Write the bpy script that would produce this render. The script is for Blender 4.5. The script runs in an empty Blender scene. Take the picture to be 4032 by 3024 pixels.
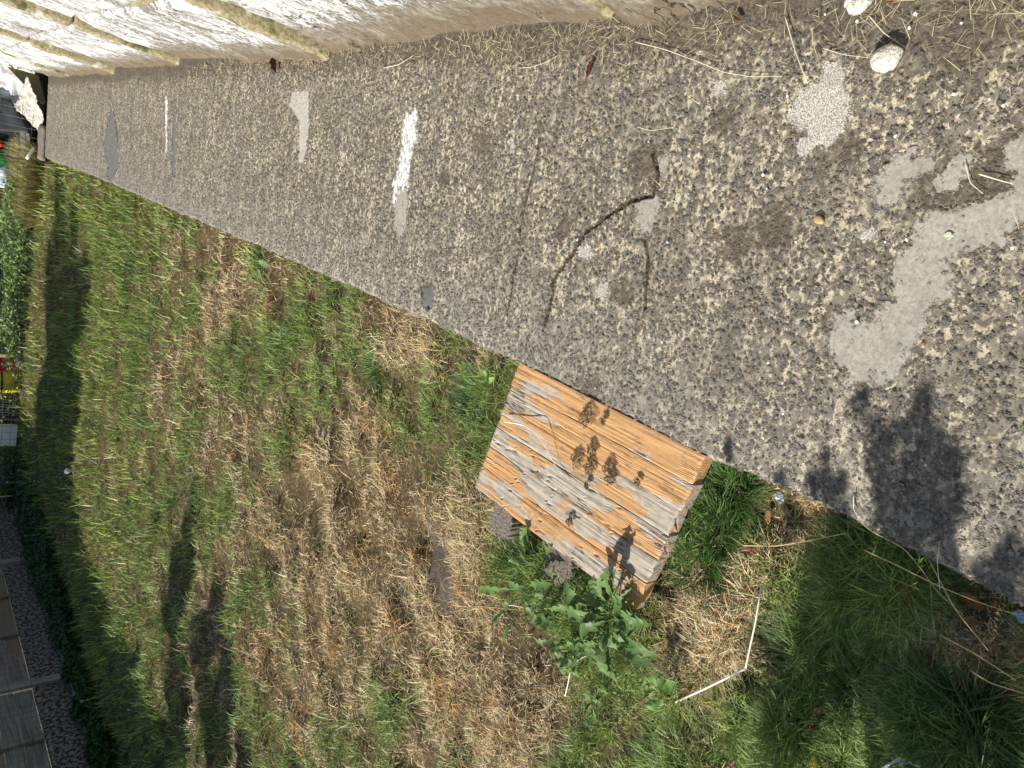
import bpy, math, random
import numpy as np
from mathutils import Vector
rnd = random.Random(7); RS = np.random.RandomState(11)
scene = bpy.context.scene; COL = scene.collection

# ------------------------------------------------------------------ camera
F = 2912.0; P = math.radians(40.3); H = 1.5; YAW = math.radians(16.6)
cP, sP, cY, sY = math.cos(P), math.sin(P), math.cos(YAW), math.sin(YAW)
def rot(x, y): return x*cY - y*sY, x*sY + y*cY
def G(px, py, z=0.0):
    """point at height z seen at a place of the photograph"""
    a = (px-2016)/F; b = (1512-py)/F
    X, Y, Z = b, cP - a*sP, -sP - a*cP
    t = (z-H)/Z; x, y = rot(X*t, Y*t)
    return x, y
def proj(x, y, z):
    X, Y = x*cY + y*sY, -x*sY + y*cY; Z = z-H
    zz = Y*cP - Z*sP; u = Y*sP + Z*cP
    return 2016 - F*u/zz, 1512 - F*X/zz
cam = bpy.data.objects.new('camera', bpy.data.cameras.new('camera')); COL.objects.link(cam)
cam.data.sensor_width = 36; cam.data.lens = 36*F/4032; cam.data.clip_start = 0.02; cam.data.clip_end = 500
from mathutils import Matrix
rx, ry = rot(1, 0); ux, uy = rot(0, sP); dx, dy = rot(0, cP)
R_ = Vector((-ux, -uy, -cP)); U_ = Vector((rx, ry, 0)); B_ = Vector((-dx, -dy, sP))
cam.matrix_world = Matrix(((R_.x, U_.x, B_.x, 0), (R_.y, U_.y, B_.y, 0), (R_.z, U_.z, B_.z, H), (0, 0, 0, 1)))
scene.camera = cam

# ------------------------------------------------------------------ light
SUN_EL = math.radians(37); SUN_TO = math.radians(13)      # direction the shadows run on the ground
sdir = Vector((math.cos(SUN_TO)*math.cos(SUN_EL), math.sin(SUN_TO)*math.cos(SUN_EL), -math.sin(SUN_EL)))
w = bpy.data.worlds.new('World'); scene.world = w; w.use_nodes = True
nt = w.node_tree; sky = nt.nodes.new('ShaderNodeTexSky'); sky.sky_type = 'NISHITA'; sky.sun_disc = False
sky.sun_elevation = SUN_EL; sky.sun_rotation = math.atan2(-sdir.x, -sdir.y)
bg = nt.nodes['Background']; bg.inputs[1].default_value = 0.075; nt.links.new(sky.outputs[0], bg.inputs[0])
sl = bpy.data.lights.new('sun', 'SUN'); sl.energy = 4.9; sl.angle = math.radians(0.5); sl.color = (1, 0.95, 0.87)
so = bpy.data.objects.new('sun', sl); COL.objects.link(so); so.rotation_euler = sdir.to_track_quat('-Z', 'Y').to_euler()
so.location = (-6, 0, 8)
scene.view_settings.view_transform = 'Standard'; scene.view_settings.look = 'None'
scene.view_settings.exposure = 0.5; scene.view_settings.gamma = 1
ZL = -0.08                                               # lawn level below the slab top

# ------------------------------------------------------------------ helpers
def link(o, parent=None):
    COL.objects.link(o)
    if parent: o.parent = parent
    return o
def tag(o, label=None, cat=None, group=None, kind=None):
    if label: o['label'] = label
    if cat: o['category'] = cat
    if group: o['group'] = group
    if kind: o['kind'] = kind
    return o
def mesh(name, V, Fc, mats, parent=None, smooth=False, loc=None, midx=None):
    me = bpy.data.meshes.new(name); V = [tuple(map(float, v)) for v in V]
    if loc is not None: V = [(a-loc[0], b-loc[1], c-loc[2]) for a, b, c in V]
    me.from_pydata(V, [], [tuple(map(int, f)) for f in Fc])
    for m in (mats if isinstance(mats, (list, tuple)) else [mats]): me.materials.append(m)
    if smooth: me.polygons.foreach_set('use_smooth', [True]*len(me.polygons))
    if midx is not None: me.polygons.foreach_set('material_index', list(midx))
    me.update(); o = bpy.data.objects.new(name, me)
    if loc is not None: o.location = loc
    return link(o, parent)
def npmesh(name, V, faces, mats, attrs=None, smooth=False, midx=None):
    """V (n,3); faces list of int arrays (m,k)"""
    me = bpy.data.meshes.new(name); me.vertices.add(len(V)); me.vertices.foreach_set('co', V.astype(np.float32).ravel())
    tot = np.concatenate([np.full(len(f), f.shape[1]) for f in faces]).astype(np.int32)
    idx = np.concatenate([f.ravel() for f in faces]).astype(np.int32)
    st = np.concatenate([[0], np.cumsum(tot)[:-1]]).astype(np.int32)
    me.loops.add(len(idx)); me.loops.foreach_set('vertex_index', idx)
    me.polygons.add(len(tot)); me.polygons.foreach_set('loop_start', st)
    try: me.polygons.foreach_set('loop_total', tot)
    except Exception: pass
    if smooth: me.polygons.foreach_set('use_smooth', np.ones(len(tot), bool))
    for m in (mats if isinstance(mats, (list, tuple)) else [mats]): me.materials.append(m)
    if midx is not None: me.polygons.foreach_set('material_index', midx.astype(np.int32))
    for n, a in (attrs or {}).items():
        if a.ndim == 1:
            at = me.attributes.new(n, 'FLOAT', 'POINT'); at.data.foreach_set('value', a.astype(np.float32))
        else:
            at = me.attributes.new(n, 'FLOAT_COLOR', 'POINT')
            c = np.ones((len(a), 4), np.float32); c[:, :3] = a; at.data.foreach_set('color', c.ravel())
    me.update(calc_edges=True); me.validate()
    return bpy.data.objects.new(name, me)
def empty(name, loc, label, cat, group=None, rz=0):
    o = bpy.data.objects.new(name, None); o.location = loc; o.rotation_euler.z = rz; o.empty_display_size = .1
    return tag(link(o), label, cat, group)
# numpy value noise
_T = RS.rand(256, 256)
def vn(x, y):
    xi = np.floor(x).astype(int); yi = np.floor(y).astype(int); fx = x-xi; fy = y-yi
    fx = fx*fx*(3-2*fx); fy = fy*fy*(3-2*fy)
    a = _T[xi & 255, yi & 255]; b = _T[(xi+1) & 255, yi & 255]; c = _T[xi & 255, (yi+1) & 255]; d = _T[(xi+1) & 255, (yi+1) & 255]
    return (a*(1-fx)+b*fx)*(1-fy)+(c*(1-fx)+d*fx)*fy
def fbm(x, y, o=4):
    x = np.asarray(x, float); y = np.asarray(y, float); s = 0; a = .5; t = 0
    for k in range(o): s = s+a*vn(x*2**k+17*k, y*2**k+31*k); t += a; a *= .55
    return s/t
def smst(a, b, x):
    t = np.clip((x-a)/(b-a), 0, 1); return t*t*(3-2*t)

# ------------------------------------------------------------------ node DSL
class NT:
    def __init__(s, name, disp=False):
        s.m = bpy.data.materials.new(name); s.m.use_nodes = True; s.t = s.m.node_tree; s.t.nodes.clear()
        s.out = s.n('ShaderNodeOutputMaterial')
        if disp:
            s.m.displacement_method = disp
    def n(s, t, **k):
        x = s.t.nodes.new(t)
        for a, b in k.items(): setattr(x, a, b)
        return x
    def put(s, sock, v):
        if v is None: return
        if isinstance(v, bpy.types.NodeSocket): s.t.links.new(v, sock)
        elif isinstance(v, (tuple, list)) and len(v) == 3 and sock.type == 'RGBA': sock.default_value = (*v, 1)
        else: sock.default_value = v
    def coord(s, which='Object'): return s.n('ShaderNodeTexCoord').outputs[which]
    def mapv(s, v, scale=(1, 1, 1), loc=(0, 0, 0), rot=(0, 0, 0)):
        m = s.n('ShaderNodeMapping'); s.put(m.inputs[0], v); m.inputs['Scale'].default_value = scale
        m.inputs['Location'].default_value = loc; m.inputs['Rotation'].default_value = rot; return m.outputs[0]
    def noise(s, v, sc, det=4, rough=.55, dist=0, col=False):
        x = s.n('ShaderNodeTexNoise'); s.put(x.inputs['Vector'], v); x.inputs['Scale'].default_value = sc
        x.inputs['Detail'].default_value = det; x.inputs['Roughness'].default_value = rough; x.inputs['Distortion'].default_value = dist
        return x.outputs['Color' if col else 'Fac']
    def voro(s, v, sc, feat='F1', rand=1):
        x = s.n('ShaderNodeTexVoronoi', feature=feat); s.put(x.inputs['Vector'], v); x.inputs['Scale'].default_value = sc
        x.inputs['Randomness'].default_value = rand; return x
    def ramp(s, f, st, interp='LINEAR'):
        r = s.n('ShaderNodeValToRGB'); s.put(r.inputs[0], f); e = r.color_ramp.elements; r.color_ramp.interpolation = interp
        while len(e) < len(st): e.new(.5)
        for i, (p, c) in enumerate(st): e[i].position = p; e[i].color = (*c, 1) if isinstance(c, tuple) else (c, c, c, 1)
        return r.outputs[0]
    def mr(s, f, a, b, c=0, d=1, smooth=True):
        m = s.n('ShaderNodeMapRange'); m.interpolation_type = 'SMOOTHSTEP' if smooth else 'LINEAR'
        s.put(m.inputs[0], f); m.inputs[1].default_value = a; m.inputs[2].default_value = b; s.put(m.inputs[3], c); s.put(m.inputs[4], d); return m.outputs[0]
    def mix(s, f, a, b, mode='MIX'):
        m = s.n('ShaderNodeMix', data_type='RGBA', blend_type=mode); s.put(m.inputs[0], f); s.put(m.inputs[6], a); s.put(m.inputs[7], b); return m.outputs[2]
    def math(s, op, a, b=None, c=None):
        m = s.n('ShaderNodeMath', operation=op); s.put(m.inputs[0], a); s.put(m.inputs[1], b)
        if c is not None: s.put(m.inputs[2], c)
        return m.outputs[0]
    def vadd(s, a, b, op='ADD'):
        m = s.n('ShaderNodeVectorMath', operation=op); s.put(m.inputs[0], a); s.put(m.inputs[1], b); return m.outputs[0]
    def vscale(s, a, k):
        m = s.n('ShaderNodeVectorMath', operation='SCALE'); s.put(m.inputs[0], a); s.put(m.inputs[3], k); return m.outputs[0]
    def attr(s, name, what='Fac'):
        a = s.n('ShaderNodeAttribute'); a.attribute_name = name; return a.outputs[what]
    def bump(s, h, dist=.01, st=1):
        b = s.n('ShaderNodeBump'); s.put(b.inputs['Height'], h); b.inputs['Distance'].default_value = dist; b.inputs['Strength'].default_value = st; return b.outputs[0]
    def bsdf(s, col, rough=.85, spec=.3, normal=None, metal=0, transl=0, alpha=None, coat=0):
        b = s.n('ShaderNodeBsdfPrincipled'); s.put(b.inputs['Base Color'], col); s.put(b.inputs['Roughness'], rough)
        b.inputs['Specular IOR Level'].default_value = spec; s.put(b.inputs['Normal'], normal); s.put(b.inputs['Metallic'], metal)
        o = b.outputs[0]
        if transl:
            t = s.n('ShaderNodeBsdfTranslucent'); s.put(t.inputs[0], col); s.put(t.inputs['Normal'], normal)
            mx = s.n('ShaderNodeMixShader'); mx.inputs[0].default_value = transl; s.put(mx.inputs[1], o); s.put(mx.inputs[2], t.outputs[0]); o = mx.outputs[0]
        s.put(s.out.inputs[0], o); return s.m
def simple(name, col, rough=.7, var=.25, sc=20, bump=.002, spec=.3, metal=0, transl=0):
    k = NT(name); c = k.coord(); n = k.noise(c, sc, 5, .65); n2 = k.noise(c, sc*.2, 3)
    f = k.math('ADD', k.math('MULTIPLY', n, .6), k.math('MULTIPLY', n2, .4))
    lo = tuple(x*(1-var) for x in col); hi = tuple(min(1, x*(1+var)) for x in col)
    return k.bsdf(k.ramp(f, [(.3, lo), (.7, hi)]), rough, spec, k.bump(n, bump), metal, transl)

# ------------------------------------------------------------------ materials of the setting
def slab_material():
    k = NT('exposed_aggregate_concrete', 'BOTH'); c = k.coord()
    wn = k.vscale(k.vadd(k.noise(c, 70, 5, .65, col=True), (.5, .5, .5), 'SUBTRACT'), .022)
    wp = k.vadd(c, wn)
    v = k.voro(wp, 80); v2 = k.voro(k.vadd(wp, (3.1, 1.7, .3)), 150)
    sep = k.n('ShaderNodeSeparateColor'); k.put(sep.inputs[0], v.outputs['Color']); r1, r2, r3 = sep.outputs
    sep2 = k.n('ShaderNodeSeparateColor'); k.put(sep2.inputs[0], v2.outputs['Color'])
    rad = k.mr(r1, 0, 1, .40, .74, False)
    big = k.noise(c, 4.5, 4, .6); mid = k.noise(c, 22, 3, .6); fine = k.noise(c, 260, 3, .7)
    # worn areas with fewer stones showing
    rad = k.math('MULTIPLY', rad, k.mr(k.noise(c, 14, 4, .6), .34, .6, .62, 1.06))
    d1 = k.math('DIVIDE', v.outputs['Distance'], rad)
    peb = k.mr(d1, 1.0, .80); dome = k.mr(d1, 1.02, .35)
    rad2 = k.mr(sep2.outputs[0], .35, 1, 0.02, .55, False); d2 = k.math('DIVIDE', v2.outputs['Distance'], rad2)
    peb2 = k.math('MULTIPLY', k.mr(d2, 1.0, .8), k.math('SUBTRACT', 1, peb)); dome2 = k.math('MULTIPLY', k.mr(d2, 1.0, .3), .5)
    pcol = k.ramp(r2, [(0, (.115, .108, .098)), (.25, (.155, .142, .122)), (.5, (.195, .175, .145)), (.68, (.115, .118, .12)), (.85, (.25, .225, .18)), (.94, (.20, .125, .09)), (1, (.36, .32, .26))])
    pcol = k.mix(k.math('MULTIPLY', k.mr(fine, .35, .7), .35), pcol, (.26, .24, .20))
    mcream = k.mix(k.mr(fine, .35, .65), (.47, .405, .28), (.66, .585, .42))
    mdirt = k.mix(k.mr(mid, .38, .62), (.125, .112, .085), (.245, .222, .172))
    cream_f = k.math('MULTIPLY', k.mr(k.math('ADD', k.math('MULTIPLY', k.noise(c, 62, 4, .7), .72), k.math('MULTIPLY', k.noise(k.mapv(c, (.8, 5, 1)), 4, 4, .65), .28)), .485, .565), k.mr(big, .36, .58, .45, 1))
    mort = k.mix(cream_f, mdirt, mcream)
    col = k.mix(peb2, mort, k.mix(sep2.outputs[1], (.12, .115, .105), (.24, .22, .18)))
    col = k.mix(peb, col, pcol)
    cl = k.math('MULTIPLY', k.attr('clean'), k.mr(k.noise(c, 6, 4, .6), .3, .6, .45, .85)); col = k.mix(cl, col, k.mix(fine, (.22, .205, .18), (.40, .375, .325)))
    # grime film over stones
    gr = k.mr(k.noise(c, 9, 5, .65), .5, .72)
    col = k.mix(k.math('MULTIPLY', gr, .45), col, (.16, .14, .11))
    en = k.math('MULTIPLY', k.math('SUBTRACT', k.noise(c, 42, 6, .75), .5), 2.0)
    def mask(name, lo=.35, hi=.5): return k.mr(k.math('ADD', k.attr(name), en), lo, hi)
    dirt = mask('dirt', .38, .75)
    col = k.mix(k.math('MULTIPLY', dirt, .8), col, k.mix(mid, (.065, .052, .036), (.14, .115, .08)))
    sm = k.mr(k.math('SUBTRACT', k.math('ADD', k.attr('cement'), k.math('MULTIPLY', en, 1.05)), k.math('MULTIPLY', k.math('MULTIPLY', dome, r3), .75)), .28, .40); pits = k.mr(k.voro(wp, 95).outputs['Distance'], .17, .10)
    smc = k.mix(k.mr(k.noise(c, 120, 4, .7), .35, .65), (.28, .262, .22), (.40, .375, .315))
    smc = k.mix(k.math('MULTIPLY', k.mr(k.noise(c, 16, 3), .5, .7), .5), smc, (.24, .22, .18))
    smc = k.mix(k.math('MULTIPLY', pits, .6), smc, (.15, .13, .11))
    col = k.mix(sm, col, smc)
    rg = mask('render'); rgn = k.noise(c, 330, 2, .6)
    rgc = k.mix(k.mr(rgn, .38, .62), (.22, .205, .175), (.60, .57, .50)); col = k.mix(rg, col, rgc)
    wt = mask('white', .36, .62); wtc = k.mix(k.mr(k.noise(c, 60, 4, .7), .40, .56), (.36, .34, .31), (.76, .75, .72)); col = k.mix(wt, col, wtc)
    dk = mask('tar'); col = k.mix(k.math('MULTIPLY', dk, .92), col, k.mix(fine, (.11, .108, .105), (.165, .16, .15)))
    ck = k.math('MULTIPLY', k.mr(k.math('ADD', k.attr('crack'), k.math('MULTIPLY', en, .75)), .42, .75), 1)
    col = k.mix(ck, col, k.mix(k.mr(fine, .45, .62), (.045, .035, .024), (.20, .15, .09)))
    flat = k.math('MAXIMUM', k.math('MAXIMUM', sm, dk), k.math('MAXIMUM', k.math('MULTIPLY', rg, .9), wt))
    hp = k.math('ADD', k.math('MULTIPLY', k.math('MAXIMUM', dome, dome2), .0058), k.math('MULTIPLY', fine, .0012))
    hp = k.math('ADD', hp, k.math('MULTIPLY', r3, k.math('MULTIPLY', peb, .0016)))
    hp = k.math('MULTIPLY', hp, k.math('SUBTRACT', 1, k.math('MULTIPLY', dirt, .55)))
    hf = k.math('ADD', k.math('MULTIPLY', k.noise(c, 150, 4, .7), .0012), .0040)
    h = k.math('ADD', k.math('MULTIPLY', hp, k.math('SUBTRACT', 1, flat)), k.math('MULTIPLY', hf, flat))
    h = k.math('ADD', h, k.math('MULTIPLY', k.noise(c, 7, 3), .012))
    h = k.math('ADD', h, k.math('MULTIPLY', wt, .0025))
    h = k.math('SUBTRACT', h, k.math('MULTIPLY', ck, .008)); h = k.math('SUBTRACT', h, k.math('MULTIPLY', dk, .010))
    d = k.n('ShaderNodeDisplacement'); k.put(d.inputs['Height'], h); d.inputs['Midlevel'].default_value = .008; d.inputs['Scale'].default_value = 1
    k.put(k.out.inputs['Displacement'], d.outputs[0])
    return k.bsdf(col, .88, .22)
def blade_material():
    k = NT('grass_blades'); c = k.attr('col', 'Color')
    return k.bsdf(c, .5, .35, None, 0, .16)
def soil_material():
    k = NT('soil_and_thatch'); c = k.coord()
    n = k.noise(c, 60, 5, .7); b = k.noise(c, 5, 4)
    col = k.ramp(n, [(.3, (.04, .03, .015)), (.55, (.12, .09, .045)), (.75, (.30, .23, .12))])
    bare = k.ramp(n, [(.3, (.06, .048, .035)), (.55, (.14, .115, .085)), (.8, (.25, .20, .14))])
    col = k.mix(k.attr('bare'), col, bare)
    return k.bsdf(col, .95, .1, k.bump(n, .006))
def wall_material():
    k = NT('peeling_white_paint_on_block'); g = k.n('ShaderNodeNewGeometry'); c = g.outputs['Position']
    cs = k.mapv(c, (1, .8, .5)); fine = k.noise(cs, 90, 5, .75); mid = k.noise(cs, 16, 5, .7); big = k.noise(c, 2.2, 4, .6)
    sx = k.n('ShaderNodeSeparateXYZ'); k.put(sx.inputs[0], c); z = sx.outputs[2]
    base = k.mr(z, .30, -.01)
    f = k.math('ADD', k.math('MULTIPLY', fine, .42), k.math('MULTIPLY', mid, .38)); f = k.math('ADD', f, k.math('MULTIPLY', big, .2))
    f = k.math('ADD', f, k.math('MULTIPLY', base, .20)); f = k.math('ADD', f, k.math('MULTIPLY', k.mr(sx.outputs[1], 3.4, 1.8), .035))
    paintoff = k.mr(f, .525, .55)
    paint = k.ramp(k.noise(cs, 35, 4, .7), [(.3, (.50, .49, .46)), (.5, (.70, .70, .69)), (.7, (.78, .78, .78))])
    conc = k.ramp(k.noise(cs, 60, 5, .7), [(.3, (.11, .09, .065)), (.5, (.27, .235, .18)), (.7, (.46, .42, .34))])
    col = k.mix(paintoff, paint, conc)
    dirt = k.mr(k.math('ADD', base, k.math('MULTIPLY', k.math('SUBTRACT', k.noise(cs, 9, 4, .6), .5), 1.6)), .55, 1.0)
    col = k.mix(k.math('MULTIPLY', dirt, .85), col, k.mix(fine, (.10, .075, .05), (.26, .20, .13)))
    crk = k.mr(k.voro(k.vadd(cs, k.vscale(k.noise(cs, 8, 4, .6, col=True), .35)), 4.5, 'DISTANCE_TO_EDGE').outputs['Distance'], .012, .004)
    crk = k.math('MULTIPLY', crk, k.mr(k.noise(c, 3, 2), .5, .6)); col = k.mix(crk, col, (.07, .055, .04))
    h = k.math('SUBTRACT', k.math('MULTIPLY', fine, .7), k.math('MULTIPLY', paintoff, .45)); h = k.math('SUBTRACT', h, crk)
    return k.bsdf(col, .85, .2, k.bump(k.math('ADD', h, mid), .018))
def moss_joint_material():
    k = NT('mossy_joint_face'); c = k.n('ShaderNodeNewGeometry').outputs['Position']
    n = k.noise(c, 60, 5, .7); b = k.noise(c, 9, 3)
    col = k.ramp(n, [(.3, (.13, .10, .04)), (.5, (.30, .26, .15)), (.7, (.46, .42, .28))])
    col = k.mix(k.mr(b, .55, .7), col, (.10, .10, .035)); col = k.mix(k.mr(b, .42, .3), col, (.55, .52, .44))
    return k.bsdf(col, .9, .15, k.bump(n, .006))
M_slab = slab_material(); M_blade = blade_material(); M_soil = soil_material(); M_wall = wall_material(); M_joint = moss_joint_material()

# ------------------------------------------------------------------ lawn shape
EDGE = [(-3, -.52), (.27, -.49), (.74, -.463), (1.0, -.475), (1.7, -.44), (2.27, -.42), (4.29, -.40), (8.56, -.37), (11.0, -.38), (30, -.38)]
ey = np.array([e[0] for e in EDGE]); ex = np.array([e[1] for e in EDGE])
def edge(y): return np.interp(y, ey, ex)+.008*(fbm(np.asarray(y)*9, np.asarray(y)*0+3.3, 5)-.5)*2
END = 11.0
_bare = [G(1720, 2230, ZL), G(1760, 2330, ZL), G(1690, 2120, ZL)]
def bare_f(x, y):
    f = 0
    for (a, b), r in zip(_bare, (.10, .09, .06)): f = np.maximum(f, 1-np.sqrt(((x-a)/1.3)**2+(y-b)**2)/r)
    return np.clip(f*2.2+.5*(fbm(x*20, y*20, 2)-.5), 0, 1)*(f > -.2)
def hf(x, y):
    dist = np.sqrt(x*x+y*y)
    h = .085*(fbm(x*5.5, y*10, 4)-.5)+.03*(fbm(x*1.7+9, y*1.7, 2)-.5)
    h = h-.030*smst(.58, .70, fbm(x*3.2+40, y*6.5+7, 3))
    near = smst(.14, 0, edge(y)-x); h = h*(1-near*.7)-.012*near
    # left side runs down into a little trench before the fence
    h = h-.07*smst(-4.75, -5.0, x)*smst(-5.7, -5.45, x)*(y < 13)
    return ZL+h

# ------------------------------------------------------------------ ground
def grid(xs, ys, hfun, name, mat, attrs=None):
    X, Y = np.meshgrid(xs, ys); Z = hfun(X, Y); V = np.stack([X, Y, Z], -1).reshape(-1, 3)
    ny, nx = X.shape; i = np.arange(ny*nx).reshape(ny, nx)
    f = np.stack([i[:-1, :-1], i[:-1, 1:], i[1:, 1:], i[1:, :-1]], -1).reshape(-1, 4)
    o = npmesh(name, V, [f], mat, {a: fn(X, Y).ravel() for a, fn in (attrs or {}).items()}, True); link(o); return o
gx = np.concatenate([np.linspace(-120, -7, 30)[:-1], np.arange(-7, 3.001, .03), np.linspace(3, 120, 30)[1:]])
gy = np.concatenate([np.linspace(-120, -1.5, 25)[:-1], np.arange(-1.5, 14.001, .03), np.linspace(14, 160, 30)[1:]])
def ghf(x, y):
    z = hf(x, y)
    under = (x > edge(y)+.03) & (y < END-.02)
    z = np.where(under | (x > .5), -.22, z)
    return np.where((y >= END-.02) & (x > -.42), -.30, z)
tag(grid(gx, gy, ghf, 'ground', M_soil, {'bare': bare_f}), kind='structure')

# ------------------------------------------------------------------ concrete slab
def poly_field(polys, X, Y, soft=.02):
    """about 0.5 on the outline, rising inwards"""
    out = np.zeros_like(X)
    for pl in polys:
        pl = np.array(pl); lo = pl.min(0)-soft*2; hi = pl.max(0)+soft*2
        m = (X > lo[0]) & (X < hi[0]) & (Y > lo[1]) & (Y < hi[1])
        if not m.any(): continue
        x, y = X[m], Y[m]; ins = np.zeros(len(x), bool); d = np.full(len(x), 9.)
        for (x1, y1), (x2, y2) in zip(pl, np.roll(pl, -1, 0)):
            c = ((y1 > y) != (y2 > y)) & (x < (x2-x1)*(y-y1)/((y2-y1) if y2 != y1 else 1e-9)+x1); ins ^= c
            L = (x2-x1)**2+(y2-y1)**2+1e-12; t = np.clip(((x-x1)*(x2-x1)+(y-y1)*(y2-y1))/L, 0, 1)
            d = np.minimum(d, np.hypot(x-x1-t*(x2-x1), y-y1-t*(y2-y1)))
        out[m] = np.maximum(out[m], np.clip(.5+np.where(ins, d, -d)/soft*.5, 0, 1))
    return out
def line_field(lines, X, Y):
    out = np.zeros_like(X)
    for pl, wd in lines:
        pl = np.array(pl); lo = pl.min(0)-.1; hi = pl.max(0)+.1
        m = (X > lo[0]) & (X < hi[0]) & (Y > lo[1]) & (Y < hi[1])
        x, y = X[m], Y[m]; d = np.full(len(x), 9.)
        for (x1, y1), (x2, y2) in zip(pl[:-1], pl[1:]):
            L = (x2-x1)**2+(y2-y1)**2+1e-12; t = np.clip(((x-x1)*(x2-x1)+(y-y1)*(y2-y1))/L, 0, 1)
            d = np.minimum(d, np.hypot(x-x1-t*(x2-x1), y-y1-t*(y2-y1)))
        out[m] = np.maximum(out[m], np.clip(1-d/wd, 0, 1))
    return out
def blob_field(bl, X, Y):
    out = np.zeros_like(X)
    for (a, b), r in bl: out = np.maximum(out, np.clip(1-np.hypot(X-a, Y-b)/r*.62, 0, 1))
    return out
def C(pts, ox, oy, s): return [G(ox+a*s, oy+b*s) for a, b in pts]
cement = [C([(1390, 30), (1370, 230), (1230, 340), (1210, 560), (1250, 680), (1090, 720), (1060, 820), (900, 830), (900, 740), (780, 770), (720, 960), (760, 1110), (870, 1150), (850, 1290), (960, 1250), (1060, 1190), (1110, 1300), (1260, 1160), (1370, 970), (1470, 820), (1460, 700), (1640, 620), (1670, 480), (1620, 360), (1750, 230), (2050, 210), (2060, 100), (2260, 40), (2400, -500), (2209, -620), (2090, -560), (2060, -400), (2180, -330), (2060, -130), (1700, -60)], 2900, 850, .5124),
          C([(1320, 1150), (1360, 1180), (1370, 1230), (1500, 1180), (1540, 1240), (1440, 1320), (1300, 1400), (1240, 1540), (1080, 1600), (1080, 1400), (1180, 1270)], 2900, 0, .5124),
          C([(1720, 1200), (1840, 1230), (1740, 1400), (1600, 1480), (1510, 1460), (1600, 1340)], 2900, 0, .5124),
          C([(1600, 930), (1700, 900), (1730, 960), (1680, 1120), (1640, 1130), (1590, 1040)], 1500, 200, .633),
          C([(1730, 670), (1790, 680), (1780, 760), (1740, 780)], 1500, 200, .633),
          C([(100, 870), (175, 850), (165, 1000), (120, 1190), (85, 1050)], 1500, 200, .633)]
rendr = [C([(610, 400), (680, 395), (682, 560), (660, 705), (640, 700), (640, 520), (600, 460)], 600, 0, .904), C([(700, 480), (810, 500), (820, 680), (870, 760), (860, 880), (790, 1050), (680, 1130), (640, 1100), (520, 1210), (450, 1130), (540, 1030), (410, 900), (400, 850), (500, 690), (640, 620), (670, 520)], 2900, 0, .5124),
         C([(1230, 1220), (1300, 1215), (1315, 1270), (1270, 1300), (1235, 1270)], 1500, 200, .633),
         C([(1370, 1440), (1410, 1435), (1415, 1510), (1370, 1540), (1345, 1500)], 1500, 200, .633),
         C([(2080, 180), (2150, 190), (2160, 270), (2110, 280), (2070, 230)], 1500, 200, .633),
         C([(790, 560), (825, 570), (830, 640), (800, 620)], 1500, 200, .633), C([(970, 100), (1050, 95), (1060, 170), (1000, 190), (960, 150)], 2900, 850, .5124)]
white = [C([(160, 380), (205, 375), (215, 330), (233, 335), (232, 400), (235, 560), (200, 620), (172, 850), (108, 870), (95, 960), (72, 960), (78, 820), (118, 700), (140, 480)], 1500, 200, .633),
         
         [G(652, 380), G(662, 385), G(660, 600), G(653, 600)]]
tar = [[G(*p) for p in [(436, 425), (446, 480), (455, 560), (463, 620), (462, 655), (447, 690), (434, 732), (420, 690), (424, 650), (412, 610), (409, 560), (424, 480)]],
       [G(678, 420), G(690, 420), G(688, 700), G(676, 690)], C([(250, 1480), (330, 1470), (310, 1600), (255, 1600)], 1500, 200, .633)]
cracks = [(C([(1020, 1700), (1045, 1600), (1080, 1400), (1180, 1270), (1280, 1120), (1450, 1000), (1560, 930), (1690, 900), (1725, 760), (1690, 640)], 1500, 200, .633), .016),
          (C([(780, 1640), (830, 1380), (850, 1250), (870, 1060), (930, 800), (960, 680), (985, 540)], 1500, 200, .633), .009),
          (C([(1640, 1180), (1655, 1300), (1650, 1450), (1640, 1600)], 1500, 200, .633), .012),
          ([G(445, 430), G(460, 540), G(466, 640)], .03)]
pale = [([G(a, b), G(a+1, (b+c)/2), G(a+2, c)], w_) for a, b, c, w_ in [(466, 375, 440, .06), (508, 400, 520, .05), (542, 350, 480, .05), (465, 560, 690, .05), (540, 560, 660, .05), (392, 430, 520, .08), (318, 440, 480, .1), (640, 200, 700, .03), (1010, 480, 620, .02), (1330, 620, 760, .02)]]
dirtb = [(G(3310, 590), .05), (G(3700, 700), .07), (G(3850, 740), .09), (G(3980, 640), .08), (G(3060, 900), .07), (G(2220, 890), .05), (G(2450, 1150), .05), (G(2540, 640), .07), (G(3830, 110), .12), (G(3600, 40), .12),
         (G(2900, 950), .06), (G(2320, 1540), .06), (G(1900, 560), .06), (G(1750, 700), .05), (G(2850, 480), .04), (G(1680, 1140), .05)]
ys = [-1.2]
while ys[-1] < END: ys.append(ys[-1]+(.0029+.0007*max(0, ys[-1])**2 if ys[-1] > .15 else .012))
ys = np.array(ys[:-1]+[END]); nc = 380
T, Yg = np.meshgrid(np.linspace(0, 1, nc), ys); Xg = edge(Yg)*(1-T)+.66*T
dwall = .56-Xg
dirt = blob_field(dirtb, Xg, Yg)
dirt = np.maximum(dirt, np.clip(1.05-dwall/(.13+.10*fbm(Yg*2.2, Yg*0+5, 3)), 0, 1))
endd = smst(.2, 0, END-Yg); dirt = np.maximum(dirt, .5*endd)
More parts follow.
